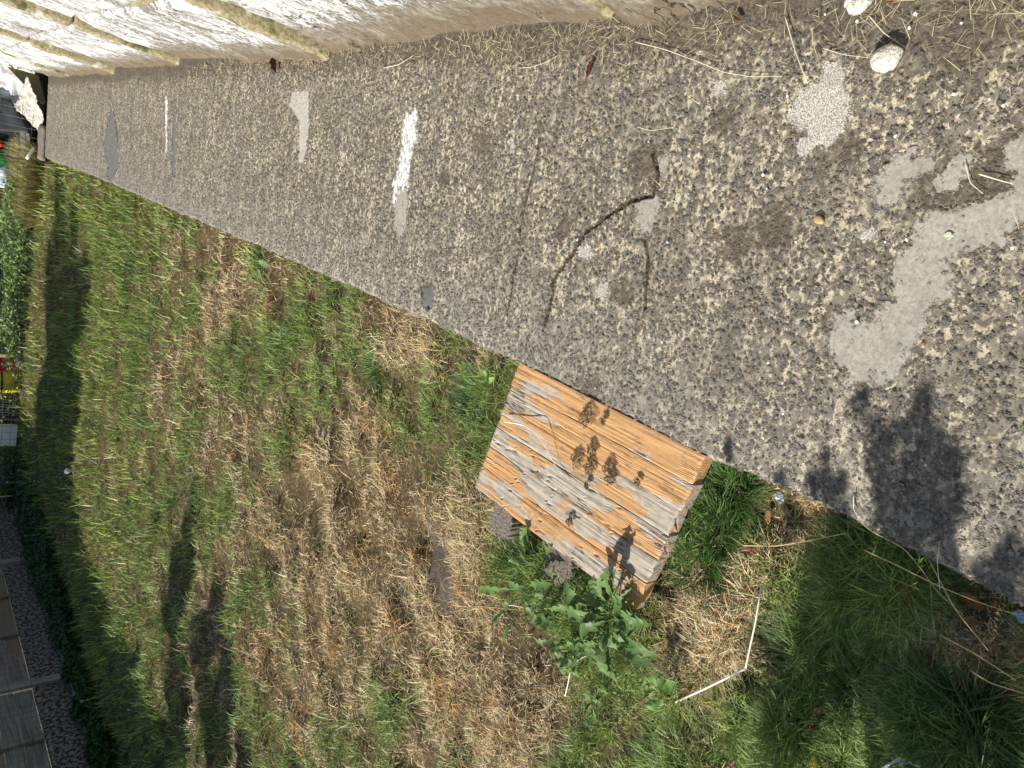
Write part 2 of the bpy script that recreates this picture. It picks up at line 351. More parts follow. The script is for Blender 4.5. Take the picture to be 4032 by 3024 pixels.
at = {'cement': poly_field(cement, Xg, Yg), 'render': poly_field(rendr, Xg, Yg), 'white': np.maximum(poly_field(white, Xg, Yg, .03), .5*line_field(pale, Xg, Yg)), 'tar': poly_field(tar, Xg, Yg, .02),
      'clean': smst(.42, .02, Xg-edge(Yg)+.12*(fbm(Xg*3, Yg*1.2, 3)-.5))*.42, 'crack': line_field(cracks, Xg, Yg), 'dirt': dirt}
Zg = -.016*smst(.018, 0, Xg-edge(Yg))**2-.003*smst(.08, 0, Xg-edge(Yg))
V = np.stack([Xg, Yg, Zg], -1).reshape(-1, 3); i = np.arange(V.shape[0]).reshape(len(ys), nc)
fq = np.stack([i[:-1, :-1], i[:-1, 1:], i[1:, 1:], i[1:, :-1]], -1).reshape(-1, 4)
# skirts: left side and far end go down into the ground
nV = len(V); L = V[i[:, 0]].copy(); L[:, 2] = -.25; E_ = V[i[-1, :]].copy(); E_[:, 2] = -.35
V = np.concatenate([V, L, E_]); li = nV+np.arange(len(L)); ei = nV+len(L)+np.arange(nc)
fl = np.stack([i[:-1, 0], i[1:, 0], li[1:], li[:-1]], -1); fe = np.stack([i[-1, :-1], i[-1, 1:], ei[1:], ei[:-1]], -1)
at = {a: np.concatenate([v.ravel(), np.zeros(len(L)+nc)]) for a, v in at.items()}
tag(link(npmesh('concrete_path', V, [fq, fl, fe], M_slab, at, True)), kind='structure')

# ------------------------------------------------------------------ blades
def blades(name, x, y, z, length, width, col, lean, yawd, curl=None, tipcol=1.15):
    n = len(x); curl = RS.uniform(.1, .7, n) if curl is None else curl
    yaw = yawd; side = np.stack([-np.sin(yaw), np.cos(yaw), np.zeros(n)], -1); fw = np.stack([np.cos(yaw), np.sin(yaw), np.zeros(n)], -1)
    tw = RS.uniform(-.9, .9, n)[:, None]; side = side+fw*tw; side /= np.linalg.norm(side, axis=1)[:, None]
    up = np.array([0, 0, 1.])
    def dirn(a): return fw*np.sin(a)[:, None]+up*np.cos(a)[:, None]
    p0 = np.stack([x, y, z], -1); L = length[:, None]
    p1 = p0+dirn(lean)*L*.5; p2 = p1+dirn(np.minimum(lean+curl, 2.0))*L*.5
    w0 = (width*.5)[:, None]
    V = np.stack([p0-side*w0, p0+side*w0, p1-side*w0*.85, p1+side*w0*.85, p2], 1).reshape(-1, 3)
    b = np.arange(n)*5; f4 = np.stack([b, b+1, b+3, b+2], -1); f3 = np.stack([b+2, b+3, b+4], -1)
    c = np.repeat(col[:, None, :], 5, 1); c[:, 4] *= tipcol; c = np.clip(c, 0, 1).reshape(-1, 3)
    return npmesh(name, V, [f4, f3], M_blade, {'col': c}, False)
# dryness map: places of the lawn where it is burnt (+) or lush (-), read at their real places
DRY = [(1500, 1250, 200, .45), (1650, 1330, 150, .6), (1850, 1420, 130, .5), (720, 960, 110, .5), (940, 1140, 120, .55), (1620, 2230, 230, .5), (1500, 2350, 200, .5), (1640, 2620, 220, .4), (2000, 2700, 220, .45), (1800, 2850, 220, .45),
       (2900, 2300, 170, .6), (2800, 2500, 200, .5), (2930, 2650, 120, .4), (1300, 1950, 200, .35), (1600, 1950, 200, .35), (950, 1830, 200, .3), (1200, 2700, 250, .3), (1100, 1650, 120, .35), (1400, 1600, 100, .45), (3600, 2450, 180, .4), (3900, 2600, 180, .5),
       (480, 1900, 50, .5), (640, 2300, 70, .35), (900, 2740, 60, .4), (930, 2120, 80, .3), (2050, 2150, 120, .2), (3080, 2080, 110, .35), (1850, 1650, 70, .3), (2750, 2900, 80, .4), (1280, 2250, 300, .3), (1450, 2000, 300, .25),
       (1330, 1270, 110, -.5), (1480, 1420, 110, -.55), (1850, 1540, 150, -.5), (1300, 1120, 90, -.3), (450, 1000, 220, -.45), (500, 2000, 160, -.35), (600, 2450, 200, -.35), (250, 1400, 200, -.35), (2760, 1980, 110, -.6), (2650, 2060, 80, -.5), (2050, 2250, 90, -.5),
       (2150, 2180, 60, -.3), (3300, 2200, 260, -.45), (3100, 2800, 300, -.35), (3700, 2850, 260, -.5), (2800, 2850, 200, -.25), (1150, 1300, 150, -.3), (980, 1500, 160, -.2), (1200, 1500, 200, -.15), (2450, 2650, 160, -.3), (3300, 2600, 250, -.25), (1950, 1750, 90, -.3), (1200, 2900, 150, -.1)]
def dryness(x, y, px, py):
    d = .29+1.7*(fbm(x*4.2+5, y*4.2, 4)-.5)+.55*(fbm(x*.9, y*.9+8, 3)-.5)
    for a, b, r, s in DRY: d = d+s*(.95 if s > 0 else .62)*np.exp(-((px-a)**2+(py-b)**2)/(r*r))
    d = d-.28*smst(900, 300, px)+.13*smst(1900, 2400, py)*smst(600, 1000, px)*smst(2500, 2000, px)
    return d
STEP = [(-.430, 1.68), (-.89, 1.78), (-.93, 1.05), (-.466, .96)]
def in_poly(x, y, pl):
    ins = np.zeros(len(x), bool)
    for (x1, y1), (x2, y2) in zip(pl, pl[1:]+pl[:1]): ins ^= ((y1 > y) != (y2 > y)) & (x < (x2-x1)*(y-y1)/((y2-y1) if y2 != y1 else 1e-9)+x1)
    return ins
N = 700000
px = RS.uniform(-40, 4700, N); py = RS.uniform(500, 3900, N)
x, y = G(px, py, ZL)
keep = (x < edge(y)+.022*RS.rand(N)**2) & (y < 12.6-.1*RS.rand(N)) & (x > -5.62+.3*RS.rand(N)) & (y > -.8) & ~((y > END-.1) & (x > -.55)) & ~in_poly(x, y, STEP)
keep &= RS.rand(N) > smst(.25, .8, bare_f(x, y))*.985
clump = fbm(x*5.5, y*10, 4); keep &= RS.rand(N) < .25+1.1*smst(.26, .52, clump)
pit = smst(.58, .70, fbm(x*3.2+40, y*6.5+7, 3)); keep &= RS.rand(N) > .55*pit*(y < 6)
x, y, px, py, clump = [a[keep] for a in (x, y, px, py, clump)]; n = len(x)
z = hf(x, y)
dist = np.sqrt(x*x+y*y+2.4)
dr = dryness(x, y, px, py); isdry = RS.rand(n) < smst(.12, .72, dr)*.93+.04
g1 = np.array([.10, .185, .03]); g2 = np.array([.36, .46, .13]); g3 = np.array([.06, .14, .045]); s1 = np.array([.72, .50, .22]); s2 = np.array([.86, .76, .52]); s3 = np.array([.36, .21, .10])
u = RS.rand(n)[:, None]; u2 = RS.rand(n)[:, None]
lush = smst(.15, -.35, dr)[:, None]
gc = (g1*(1-u)+g2*u)*(1-lush*.6)+(g3*(1-u)+g1*1.15*u)*lush*.6; sc_ = s1*(1-u)+s2*u; sc_ = np.where(u2 < .25, s3*(.6+.8*u), sc_)
rusty = smst(.55, .75, fbm(x*6+60, y*6+3, 3))[:, None]; sc_ = sc_*(1-rusty*np.array([0.05, .22, .38]))
col = np.where(isdry[:, None], sc_, gc); col *= RS.uniform(.5, 1.4, n)[:, None]
farg = smst(4.5, 9, dist)[:, None]; col = np.where(isdry[:, None], col, col*(1+farg*np.array([.25, .1, -.1])))
length = (.024+.040*RS.rand(n))*(.55+1.0*smst(.3, .7, clump))*(1+.45*lush[:, 0])*np.where(isdry, .9, 1.1)
length *= 1+.35*(RS.rand(n) < .04); length *= 1+.5*smst(10.5, 12.6, y)+.35*smst(2.5, 7, dist)
br = smst(.5, .2, y)*smst(-.6, -1.0, x); length *= 1+.5*br
width = np.clip(.00125*dist/1.6, .0019, .022)*RS.uniform(.5, 1.6, n)*np.where(isdry, .8, 1.0)
lean = np.clip(RS.normal(.95, .45, n)+np.where(isdry, .3, 0), 0, 1.6)-.25*smst(5, 10, dist)
yaw = RS.uniform(0, 6.283, n)
lawn = blades('lawn_grass', x, y, z-.004, length, width, col, np.maximum(lean, .05), yaw)
tag(link(lawn), 'short patchy lawn of green grass and straw coloured burnt grass beside the concrete path', None, None, 'stuff')

# ------------------------------------------------------------------ retaining wall of big painted blocks
def block(parent, y0, y1, x0, x1, z0, z1, bat=.085, depth=.62, seed=0):
    """rough block: far end at y1, face from x0 (near) to x1 (far), leaning back with height"""
    res = .022; ny = max(8, int((y1-y0)/res)); nz = max(8, int((z1-z0)/res))
    tv = np.linspace(0, 1, ny+1); tz = np.linspace(0, 1, nz+1); TY, TZ = np.meshgrid(tv, tz)
    Y = y0+TY*(y1-y0); Z = z0+TZ*(z1-z0)
    wob = (fbm(Y*3+seed*7, Z*3+seed, 4)-.5)*.045+(fbm(Y*14, Z*14+seed*3, 3)-.5)*.014
    X = x0+(x1-x0)*TY+wob+bat*Z
    de = np.minimum(np.minimum((Y-y0), (y1-Y)), np.minimum((Z-z0)+.2*(z0 < 0), z1-Z)); rr = .035
    X = X+np.where(de < rr, rr-np.sqrt(np.maximum(rr*rr-(rr-de)**2, 0)), 0)*.75
    low = smst(.07, -.02, Z); X = X-low*.012
    V = np.stack([X, Y, Z], -1).reshape(-1, 3); i = np.arange(len(V)).reshape(nz+1, ny+1)
    f = [np.stack([i[:-1, :-1], i[1:, :-1], i[1:, 1:], i[:-1, 1:]], -1).reshape(-1, 4)]; mi = [np.zeros(len(f[0]))]
    d0 = np.minimum(np.minimum(Y-y0, y1-Y), z1-Z); dc = (d0[:-1, :-1]+d0[1:, 1:])/2; dn = (Y-y0)[:-1, :-1].ravel(); mi[0] = ((dn < .012+.03*fbm(Y[:-1, :-1].ravel()*3, Z[:-1, :-1].ravel()*7+seed, 3)) | (dc.ravel() < .006)).astype(float)
    loop = np.concatenate([i[0, :], i[1:, -1], i[-1, :-1][::-1], i[1:-1, 0][::-1]])
    B = V[loop].copy(); B[:, 0] = .56+depth+bat*B[:, 2]; nb = len(V); V = np.concatenate([V, B, [[.6+depth, (y0+y1)/2, (z0+z1)/2]]])
    a = loop; b = np.roll(loop, -1); c = nb+np.arange(len(loop)); d = np.roll(c, -1)
    f.append(np.stack([a, b, d, c], -1)); mi.append(np.ones(len(a)))
    f3 = np.stack([c, d, np.full(len(c), len(V)-1)], -1)
    me = npmesh('block', V, f+[f3], [M_wall, M_joint], None, True, np.concatenate(mi+[np.ones(len(c))])); return link(me, parent)
wall = empty('retaining_wall', (0, 0, 0), 'long leaning wall of large white painted concrete blocks along the right of the path', 'wall')
BL = [(9.62, 11.05, .555, .585), (7.50, 9.59, .545, .575), (5.60, 7.48, .555, .592), (3.32, 5.57, .512, .598), (1.56, 3.29, .585, .560), (-.6, 1.53, .70, .55), (-3.0, -.63, .7, .7)]
for s, (a, b, xn, xf) in enumerate(BL):
    block(wall, a, b, xn, xf, -.12, .615, seed=s); block(wall, a+.004, b-.004, xn+.004, xf+.006, .620, 1.24, seed=s+20)

# ------------------------------------------------------------------ wooden step
def wood_material(orange, seed):
    k = NT('weathered_varnished_pine'); c = k.mapv(k.coord(), (1, 1, 1), (seed*3.7, seed*1.3, 0))
    g = k.mapv(c, (26, .9, 26)); gw = k.vadd(g, k.vscale(k.noise(k.mapv(c, (3, .8, 3)), 3, 3, .5, col=True), 2.0))
    rings = k.n('ShaderNodeTexWave', wave_type='BANDS', bands_direction='X'); k.put(rings.inputs[0], gw); rings.inputs['Scale'].default_value = 3.6; rings.inputs['Distortion'].default_value = 1.2
    rings.inputs['Detail'].default_value = 2; rings.inputs['Detail Scale'].default_value = 1.2
    fib = k.noise(k.mapv(c, (160, 5, 160)), 2, 5, .7)
    f = k.math('ADD', k.math('MULTIPLY', rings.outputs['Fac'], .65), k.math('MULTIPLY', fib, .35))
    org = k.ramp(f, [(.15, (.66, .42, .20)), (.5, (.56, .31, .12)), (.85, (.38, .18, .07))])
    gry = k.ramp(k.math('ADD', k.math('MULTIPLY', fib, .7), k.math('MULTIPLY', k.noise(c, 40, 4, .6), .3)), [(.25, (.13, .11, .09)), (.42, (.33, .28, .22)), (.58, (.50, .44, .355)), (.75, (.64, .58, .48))])
    pm = k.math('ADD', k.noise(k.mapv(c, (6, 1.5, 6)), 1.9, 5, .6, .3), k.math('MULTIPLY', k.noise(c, 120, 3, .7), .12))
    keep = k.mr(pm, .595-orange*.14, .635-orange*.14)
    mot = k.math('MULTIPLY', k.mr(k.noise(c, 60, 4, .7), .52, .66), .75)
    org = k.mix(mot, org, (.36, .25, .15)); col = k.mix(keep, gry, org)
    dk = k.mr(k.noise(k.mapv(c, (10, 2.2, 10)), 3, 3), .64, .72); col = k.mix(k.math('MULTIPLY', dk, .5), col, (.22, .115, .07))
    cr = k.mr(k.noise(k.mapv(c, (22, 1.0, 22)), 2.4, 4, .6, .6), .50, .515); cr2 = k.mr(k.noise(k.mapv(c, (22, 1.0, 22)), 2.4, 4, .6, .6), .545, .53)
    crack = k.math('MULTIPLY', k.math('MULTIPLY', cr, cr2), k.mr(k.noise(c, 7, 2), .50, .58)); crack = k.math('MULTIPLY', crack, k.math('SUBTRACT', 1, k.math('MULTIPLY', keep, .6)))
    col = k.mix(k.math('MULTIPLY', crack, .9), col, (.06, .045, .03))
    spk = k.mr(k.noise(c, 210, 3, .6), .68, .72); col = k.mix(k.math('MULTIPLY', spk, .6), col, (.10, .07, .045))
    h = k.math('SUBTRACT', k.math('ADD', k.math('MULTIPLY', f, .5), k.math('MULTIPLY', keep, .4)), k.math('MULTIPLY', crack, 2.5))
    return k.bsdf(col, k.mr(keep, 0, 1, .85, .55), .3, k.bump(h, .0016))
M_grey = simple('weathered_grey_wood', (.20, .17, .135), .9, .5, 45, .006)
A, Bq, Cq, D = [Vector((*p, 0)) for p in STEP]
step = empty('wooden_step', (-.69, 1.37, ZL), 'low weathered step of varnished pine planks on two stump legs at the path edge', 'step')
yv = ((A-D)+(Bq-Cq)).normalized(); ang = math.atan2(yv.y, yv.x)-math.pi/2
fr = [0, .175, .335, .50, .655, .82, 1.0]                  # plank joints across the step
orr = [.80, .65, .42, .05, .20, .38]
def plank(q, o, parent, wmat):
    f0, f1 = fr[q]+.0012, fr[q+1]-.0012
    far0, far1 = A.lerp(Bq, f0), A.lerp(Bq, f1); ne0, ne1 = D.lerp(Cq, f0), D.lerp(Cq, f1)
    sh = yv*[.0, .004, -.003, .002, .0, .002][q]; ne0 = ne0+sh*-1; ne1 = ne1+sh*-1
    zt = .001+[.0, .001, .0, .0015, .0005, .001][q]
    nl, nw = 96, 14; V = []; Fc = []
    for a in range(nl+1):
        t = a/nl
        for b in range(nw+1):
            s = b/nw; p = ne0.lerp(far0, t).lerp(ne1.lerp(far1, t), s)
            e = min(s, 1-s)*.075; en = min(t, 1-t)*.72
            dz = -max(0, .0018-e)*.9-max(0, .003-en)*.7
            rag = (float(fbm(t*14+q*9, s*1.5+b*.0, 3))-.5)*.004 if b in (0, nw) and 0 < q+b/nw < 6 else 0
            dz += (float(fbm(t*5+q*5, s*4+q, 3))-.5)*.006+(float(fbm(t*3+q, s*38+q*11, 2))-.5)*.0028
            # long splits where the grain has lifted
            g = float(fbm(t*2.2+q*13, s*5.5+q*3, 2)); dz -= .006*max(0, 1-abs(g-.5)/.010)*(1 if orr[q] < .4 else .15)
            px_ = p+Vector((1, 0, 0))*rag+yv*((float(fbm(s*6+q*3, q*2.2, 2))-.5)*.012 if a in (0, nl) else 0)
            V.append((px_.x, px_.y, zt+dz))
    top = len(V); W = nw+1
    for a in range(nl+1):
        for b in (0, nw): v = V[a*W+b]; V.append((v[0], v[1], zt-.042))
    for a in range(nl):
        for b in range(nw): Fc.append((a*W+b, a*W+b+1, (a+1)*W+b+1, (a+1)*W+b))
        Fc.append((a*W, (a+1)*W, top+2*a+2, top+2*a)); Fc.append((a*W+nw, top+2*a+1, top+2*a+3, (a+1)*W+nw)); Fc.append((top+2*a, top+2*a+2, top+2*a+3, top+2*a+1))
    Fc.append(tuple([b for b in range(W)]+[top+1, top])); Fc.append(tuple([nl*W+b for b in range(W)][::-1]+[top+2*nl, top+2*nl+1]))
    c0 = (ne0+far1)/2; V = [(v[0]-c0.x, v[1]-c0.y, v[2]) for v in V]
    ca, sa = math.cos(-ang), math.sin(-ang); V = [(a*ca-b*sa, a*sa+b*ca, c) for a, b, c in V]
    ob = mesh('plank', V, Fc, wmat, parent, False)
    ob.location = (c0.x+.69, c0.y-1.37, -ZL); ob.rotation_euler.z = ang
    return ob
for q in range(6):
    pk = plank(q, orr[q], step, wood_material(orr[q], q+1))
    pk['label'] = ['warm orange plank next to the concrete', 'orange plank with a dark open crack', 'orange plank carrying moss clumps', 'bleached grey plank with lifted splits', 'grey split plank with worn orange patches', 'outermost plank of faded orange'][q]
def stump(px_, py_, r, seed):
    cx, cy = G(px_, py_, -.09); V = []; Fc = []; ns, nz = 48, 10
    for a in range(nz+1):
        for s in range(ns):
            th = s/ns*2*math.pi; rr = r*(1+.22*(float(fbm(s*1.1+seed*9, seed*2.0, 2))-.5)+.10*(float(fbm(s*2.6, a*.3+seed, 2))-.5))*(1+.06*(1-a/nz))
            rr *= 1/max(abs(math.cos(th)), abs(math.sin(th)))**.6
            V.append((cx+.69+rr*math.cos(th), cy-1.37+rr*math.sin(th), -ZL-.19+a/nz*.162))
    for a in range(nz):
        for s in range(ns): Fc.append((a*ns+s, a*ns+(s+1) % ns, (a+1)*ns+(s+1) % ns, (a+1)*ns+s))
    Fc.append(tuple(range(nz*ns, nz*ns+ns)))
    mesh('leg', V, Fc, M_stump, step)
def stump_mat():
    k = NT('split_grey_stump'); c = k.coord(); n = k.noise(k.mapv(c, (1, 1, .12)), 130, 4, .7)
    return k.bsdf(k.ramp(n, [(.3, (.07, .055, .045)), (.5, (.24, .20, .165)), (.7, (.42, .37, .31))]), .9, .15, k.bump(n, .012))
M_stump = stump_mat()
stump(2030, 2040, .052, 1); stump(2255, 2215, .056, 2); stump(2090, 1640, .04, 3); stump(2600, 1900, .04, 4)

# ------------------------------------------------------------------ small things: generic shapes
def tube(pts, r, mat, name, parent=None, ns=5, taper=None, loc=None):
    V = []; Fc = []; n = len(pts); pts = [Vector(p) for p in pts]
    for a, p in enumerate(pts):
        d = (pts[min(a+1, n-1)]-pts[max(a-1, 0)]).normalized(); s = d.orthogonal().normalized() if a == 0 else (s-d*s.dot(d)).normalized(); t = d.cross(s)
        rr = r*(1 if taper is None else 1+(taper-1)*a/(n-1))
        for q in range(ns): th = q/ns*2*math.pi; V.append(tuple(p+s*math.cos(th)*rr+t*math.sin(th)*rr))
    for a in range(n-1):
        for q in range(ns): Fc.append((a*ns+q, a*ns+(q+1) % ns, (a+1)*ns+(q+1) % ns, (a+1)*ns+q))
    Fc += [tuple(range(ns))[::-1], tuple(range((n-1)*ns, n*ns))]
    if name is None: return V, Fc
    return mesh(name, V, Fc, mat, parent, True, loc)
def join(parts):
    V = []; Fc = []
    for v, f in parts: b = len(V); V += list(v); Fc += [tuple(i+b for i in q) for q in f]
    return V, Fc
def curve(p, q, bend=0, n=10, arch=0, wob=0):
    p, q = Vector(p), Vector(q); d = q-p; s = Vector((-d.y, d.x, 0)); out = []
    for i in range(n+1):
        t = i/n; out.append(p+d*t+s*bend*4*t*(1-t)+Vector((0, 0, arch*4*t*(1-t)))+Vector((rnd.uniform(-wob, wob), rnd.uniform(-wob, wob), 0)))
    return out
def pebble(name, loc, sx, sy, sz, mat, seed, rough=.25, yaw=0, parent=None):
    import bmesh
    bm = bmesh.new(); bmesh.ops.create_icosphere(bm, subdivisions=4, radius=1)
    for v in bm.verts:
        n = float(fbm(v.co.x*1.6+seed*5, v.co.y*1.6+v.co.z*1.3+seed, 4))-.5; n2 = float(fbm(v.co.x*9+seed, v.co.y*9+v.co.z*7, 2))-.5
        v.co *= 1+n*rough*2+n2*rough*.3; v.co.x *= sx; v.co.y *= sy; v.co.z = max(v.co.z, -.6)*sz
    me = bpy.data.meshes.new(name); bm.to_mesh(me); bm.free(); me.materials.append(mat); me.polygons.foreach_set('use_smooth', [True]*len(me.polygons))
    o = bpy.data.objects.new(name, me); o.location = loc; o.rotation_euler.z = yaw; return link(o, parent)
M_straw = simple('dry_straw', (.56, .44, .22), .6, .3, 30, .001); M_pale = simple('bleached_stalk', (.78, .72, .56), .55, .15, 20, .001)
M_stone = NT('rough_white_stone'); _c = M_stone.coord(); _n = M_stone.noise(_c, 90, 4, .7)
M_stone = M_stone.bsdf(M_stone.ramp(_n, [(.32, (.25, .22, .17)), (.45, (.62, .58, .48)), (.6, (.80, .77, .68))]), .9, .15, M_stone.bump(_n, .01))
M_tanpeb = simple('tan_pebble', (.46, .31, .13), .45, .3, 60, .001, .5); M_flake = simple('white_paint', (.80, .80, .77), .6, .1, 60, .001)
M_leafr = simple('dead_red_leaf', (.13, .035, .022), .5, .4, 60, .002, .4, 0, .1); M_leafb = simple('dead_brown_leaf', (.30, .14, .05), .6, .35, 60, .002, .3, 0, .15)
M_leafy = simple('yellow_leaf', (.62, .50, .05), .5, .2, 60, .001, .3, 0, .25)
def hz(x_, y_): return float(hf(np.array([x_]), np.array([y_]))[0])
# stones
for (p, s, seed, lab) in [((3500, 240), (.025, .029, .020), 1, 'rounded chunk of rough white stone lying alone on the concrete near the wall'), ((3395, 15), (.024, .029, .017), 2, 'white stone chunk among dead straw at the foot of the wall')]:
    x_, y_ = G(*p); o = pebble('stone', (x_, y_, .014), *s, M_stone, seed, .28, .5); tag(o, lab, 'stone')
x_, y_ = G(3230, 868); tag(pebble('pebble', (x_, y_, .007), .0125, .0085, .0055, M_tanpeb, 5, .08, 1.3), 'smooth oval tan pebble lying on the concrete', 'pebble')
# stray paint flakes
FL = [(2030, 480), (3010, 690), (3025, 745), (3115, 436), (3105, 382), (3585, 115), (3380, 88), (3760, 375), (3955, 420), (3900, 395), (3140, 955), (3490, 955), (3575, 945), (3380, 1270), (3030, 1430), (3650, 1830), (3010, 1725), (2115, 800), (2560, 560), (2635, 955), (2280, 945), (2350, 1530), (3790, 1580), (3255, 60), (3610, 60), (3790, 95), (2460, 620), (3530, 540), (3990, 980), (1848, 940), (2430, 560), (1270, 155), (1360, 215), (960, 345), (2380, 690), (3090, 1630)]
for q, p in enumerate(FL):
    x_, y_ = G(*p); r = rnd.uniform(.0022, .0045); k_ = rnd.randint(5, 7); a0 = rnd.random()*6
    pts = [(r*rnd.uniform(.6, 1.2)*math.cos(a0+s*6.283/k_), r*rnd.uniform(.6, 1.2)*math.sin(a0+s*6.283/k_)) for s in range(k_)]
    V = [(a, b, 0) for a, b in pts]+[(a*.9, b*.9, .0018) for a, b in pts]; Fc = [tuple(range(k_))[::-1], tuple(range(k_, 2*k_))]+[(s, (s+1) % k_, k_+(s+1) % k_, k_+s) for s in range(k_)]
    o = mesh('paint_flake', V, Fc, M_flake); o.location = (x_, y_, .006); o.rotation_euler = (rnd.uniform(-.3, .3), rnd.uniform(-.3, .3), 0)
    tag(o, 'tiny white paint flake fallen on the concrete path', 'paint flake', 'white paint flakes scattered on the concrete')
for p, r, lab, m in [((3740, 930), .008, 'pale green flat flake on the smooth cement patch', simple('pale_green', (.55, .66, .44), .7, .1)), ((1790+55, 955), .006, None, M_flake), ((3050, 1962), .014, 'scrap of white foil in the grass touching the path edge', simple('foil', (.75, .77, .8), .35, .2, 40, .01, .5)), ((4008, 2432), .012, 'bluish white foil scrap at the path edge in the corner', simple('foil_blue', (.6, .72, .9), .35, .2, 40, .01, .5)), ((1845, 1345), .001, None, None)]:
    if not lab: continue
    on = p[1] < 1700; x_, y_ = G(*p, 0 if on else -.05); z_ = .007 if on else hz(x_, y_)+.03
    g_ = 9; V = []; Fc = []
    for a in range(g_):
        for b in range(g_):
            u_, v_ = a/(g_-1)*2-1, b/(g_-1)*2-1; rr = r*(1-.25*float(fbm(u_*2+3, v_*2+r*99, 2)))
            V.append((u_*rr*1.1, v_*rr*.8, (float(fbm(u_*3+r*77, v_*3, 3))-.5)*r*(.5 if on else 1.4)))
    for a in range(g_-1):
        for b in range(g_-1): Fc.append((a*g_+b, a*g_+b+1, (a+1)*g_+b+1, (a+1)*g_+b))
    Fc = [f for f in Fc if sum((V[i][0]/1.1)**2+(V[i][1]/.8)**2 for i in f)/4 < (r*1.0)**2]
    o = mesh('paint_flake' if on else 'foil_scrap', V, Fc, m, None, False); o.location = (x_, y_, z_); o.rotation_euler = (.1, .1, 1.1); tag(o, lab, 'flake' if on else 'foil scrap')
# dead leaves
def dead_leaf(loc, L, W, yaw, mat, label, curl=.6, group=None, pitch=0):
    V = []; Fc = []; nl, nw = 14, 6
    for a in range(nl+1):
        t = a/nl; wd = W*math.sin(math.pi*min(1, t*.94+.04))**.8*(1-.15*math.sin(t*23+yaw*5))
        for b in range(nw+1):
            s = b/nw*2-1; V.append(((t-.5)*L, s*wd*math.cos(abs(s)*curl), abs(s)**1.4*wd*curl+.25*L*curl*(t-.5)**2+(rnd.random()-.5)*W*.12))
    for a in range(nl):
        for b in range(nw): Fc.append((a*(nw+1)+b, (a+1)*(nw+1)+b, (a+1)*(nw+1)+b+1, a*(nw+1)+b+1))
    st = tube([(-.5*L, 0, 0), (-.62*L, .01*L, .02*L), (-.75*L, .05*L, .01*L)], L*.012, mat, None); V, Fc = join([(V, Fc), st])
    o = mesh('dead_leaf', V, Fc, mat, None, True); o.location = loc; o.rotation_euler = (pitch, 0, yaw); return tag(o, label, 'leaf', group)
def dirpx(p, q, z=0):
    a = G(*p, z); b = G(*q, z); return math.atan2(b[1]-a[1], b[0]-a[0]), math.hypot(b[0]-a[0], b[1]-a[1])
for p, q, m, lab, z_ in [((2325, 310), (2350, 235), M_leafr, 'curled dark red dead leaf lying on open concrete', 0), ((1090, 205), (1100, 290), M_leafr, 'crumpled dark red leaf fragments on concrete close to the wall', 0), ((2905, 70), (2925, 85), M_leafb, 'small orange brown leaf in straw at the wall foot', 0), ((3505, 15), (3560, 5), M_leafb, 'brown leaf in the top right litter beside a white stone', 0)]:
    yw, L = dirpx(p, q, z_); x_, y_ = G((p[0]+q[0])/2, (p[1]+q[1])/2); dead_leaf((x_, y_, .010), max(L, .03), max(L, .03)*.22, yw, m, lab, 1.0)
LV = [((2990, 2040), M_leafb, 'brown leaf tucked against the path edge below the foil scrap', .03), ((2925, 2170), M_leafr, 'long dark brown leaf standing in dry grass near the step', .05), ((3580, 2318), M_leafb, 'orange leaf with pale tip in shaded grass', .035), ((3405, 2352), M_leafb, 'small orange leaf in dark green grass', .022), ((3820, 2370), M_leafb, 'brown leaf below the path edge among long straw', .045), ((4010, 2390), M_leafr, 'dark red leaf at the path edge beside blue foil', .04), ((3815, 2450), M_leafb, 'pale tan leaf lying flat in the dead grass', .035), ((3670, 2600), M_leafr, 'dark red leaf in dead grass above the long grass tuft', .03),
      ((3210, 2800), M_leafb, 'pinkish brown leaf in the shaded lawn', .03), ((3195, 2855), M_leafr, 'small dark red leaf in the shaded lawn', .03), ((3195, 3000), M_leafy, 'yellow leaf half hidden at the bottom of the lawn', .04), ((3950, 2940), M_leafy, 'yellow leaf caught in the long grass tuft', .045), ((2060, 2590), M_leafr, 'dark red leaf beside the dandelion clump', .025), ((2880, 3010), M_leafr, 'tiny red leaf at the lower edge of the lawn', .025), ((285, 762), M_leafy, 'pale yellow leaf far away on the green lawn by the path', .06), ((3920, 2555), M_leafb, 'small orange leaf at the right margin of the dead grass', .02)]
for q, (p, m, lab, L) in enumerate(LV):
    x_, y_ = G(*p, ZL+.02); dead_leaf((x_, y_, hz(x_, y_)+.024), L, L*.28, q*1.9, m, lab, .5, None, rnd.uniform(-.4, .4))

# long straws and stalks lying about
def lying(pts, r, mat, name, lab, cat='stalk', z0=None, group=None, taper=.5, dz=0):
    out = []
    for (p, h) in pts:
        x_, y_ = G(p[0], p[1], h); out.append(Vector((x_, y_, h)))
    # smooth polyline
    S = []
    for a in range(len(out)-1):
        for t in range(6): S.append(out[a].lerp(out[a+1], t/6))
    S.append(out[-1]); S2 = [S[0]]+[(S[a-1]+S[a]*2+S[a+1])/4 for a in range(1, len(S)-1)]+[S[-1]]
    o = tube(S2, r, mat, name, None, 6, taper, S2[0]); return tag(o, lab, cat, group)
lying([((2660, 2765), -.045), ((2800, 2700), -.03), ((2935, 2632), -.02)], .0030, M_pale, 'straw_stalk', 'thick pale bent stalk lying on the lawn, left arm of the bend', taper=.9)
lying([((2936, 2630), -.02), ((2955, 2540), -.02), ((2975, 2450), -.015), ((2998, 2305), -.01)], .0026, M_pale, 'straw_stalk', 'thick pale straight stalk reaching from the bend towards the path', taper=.7)
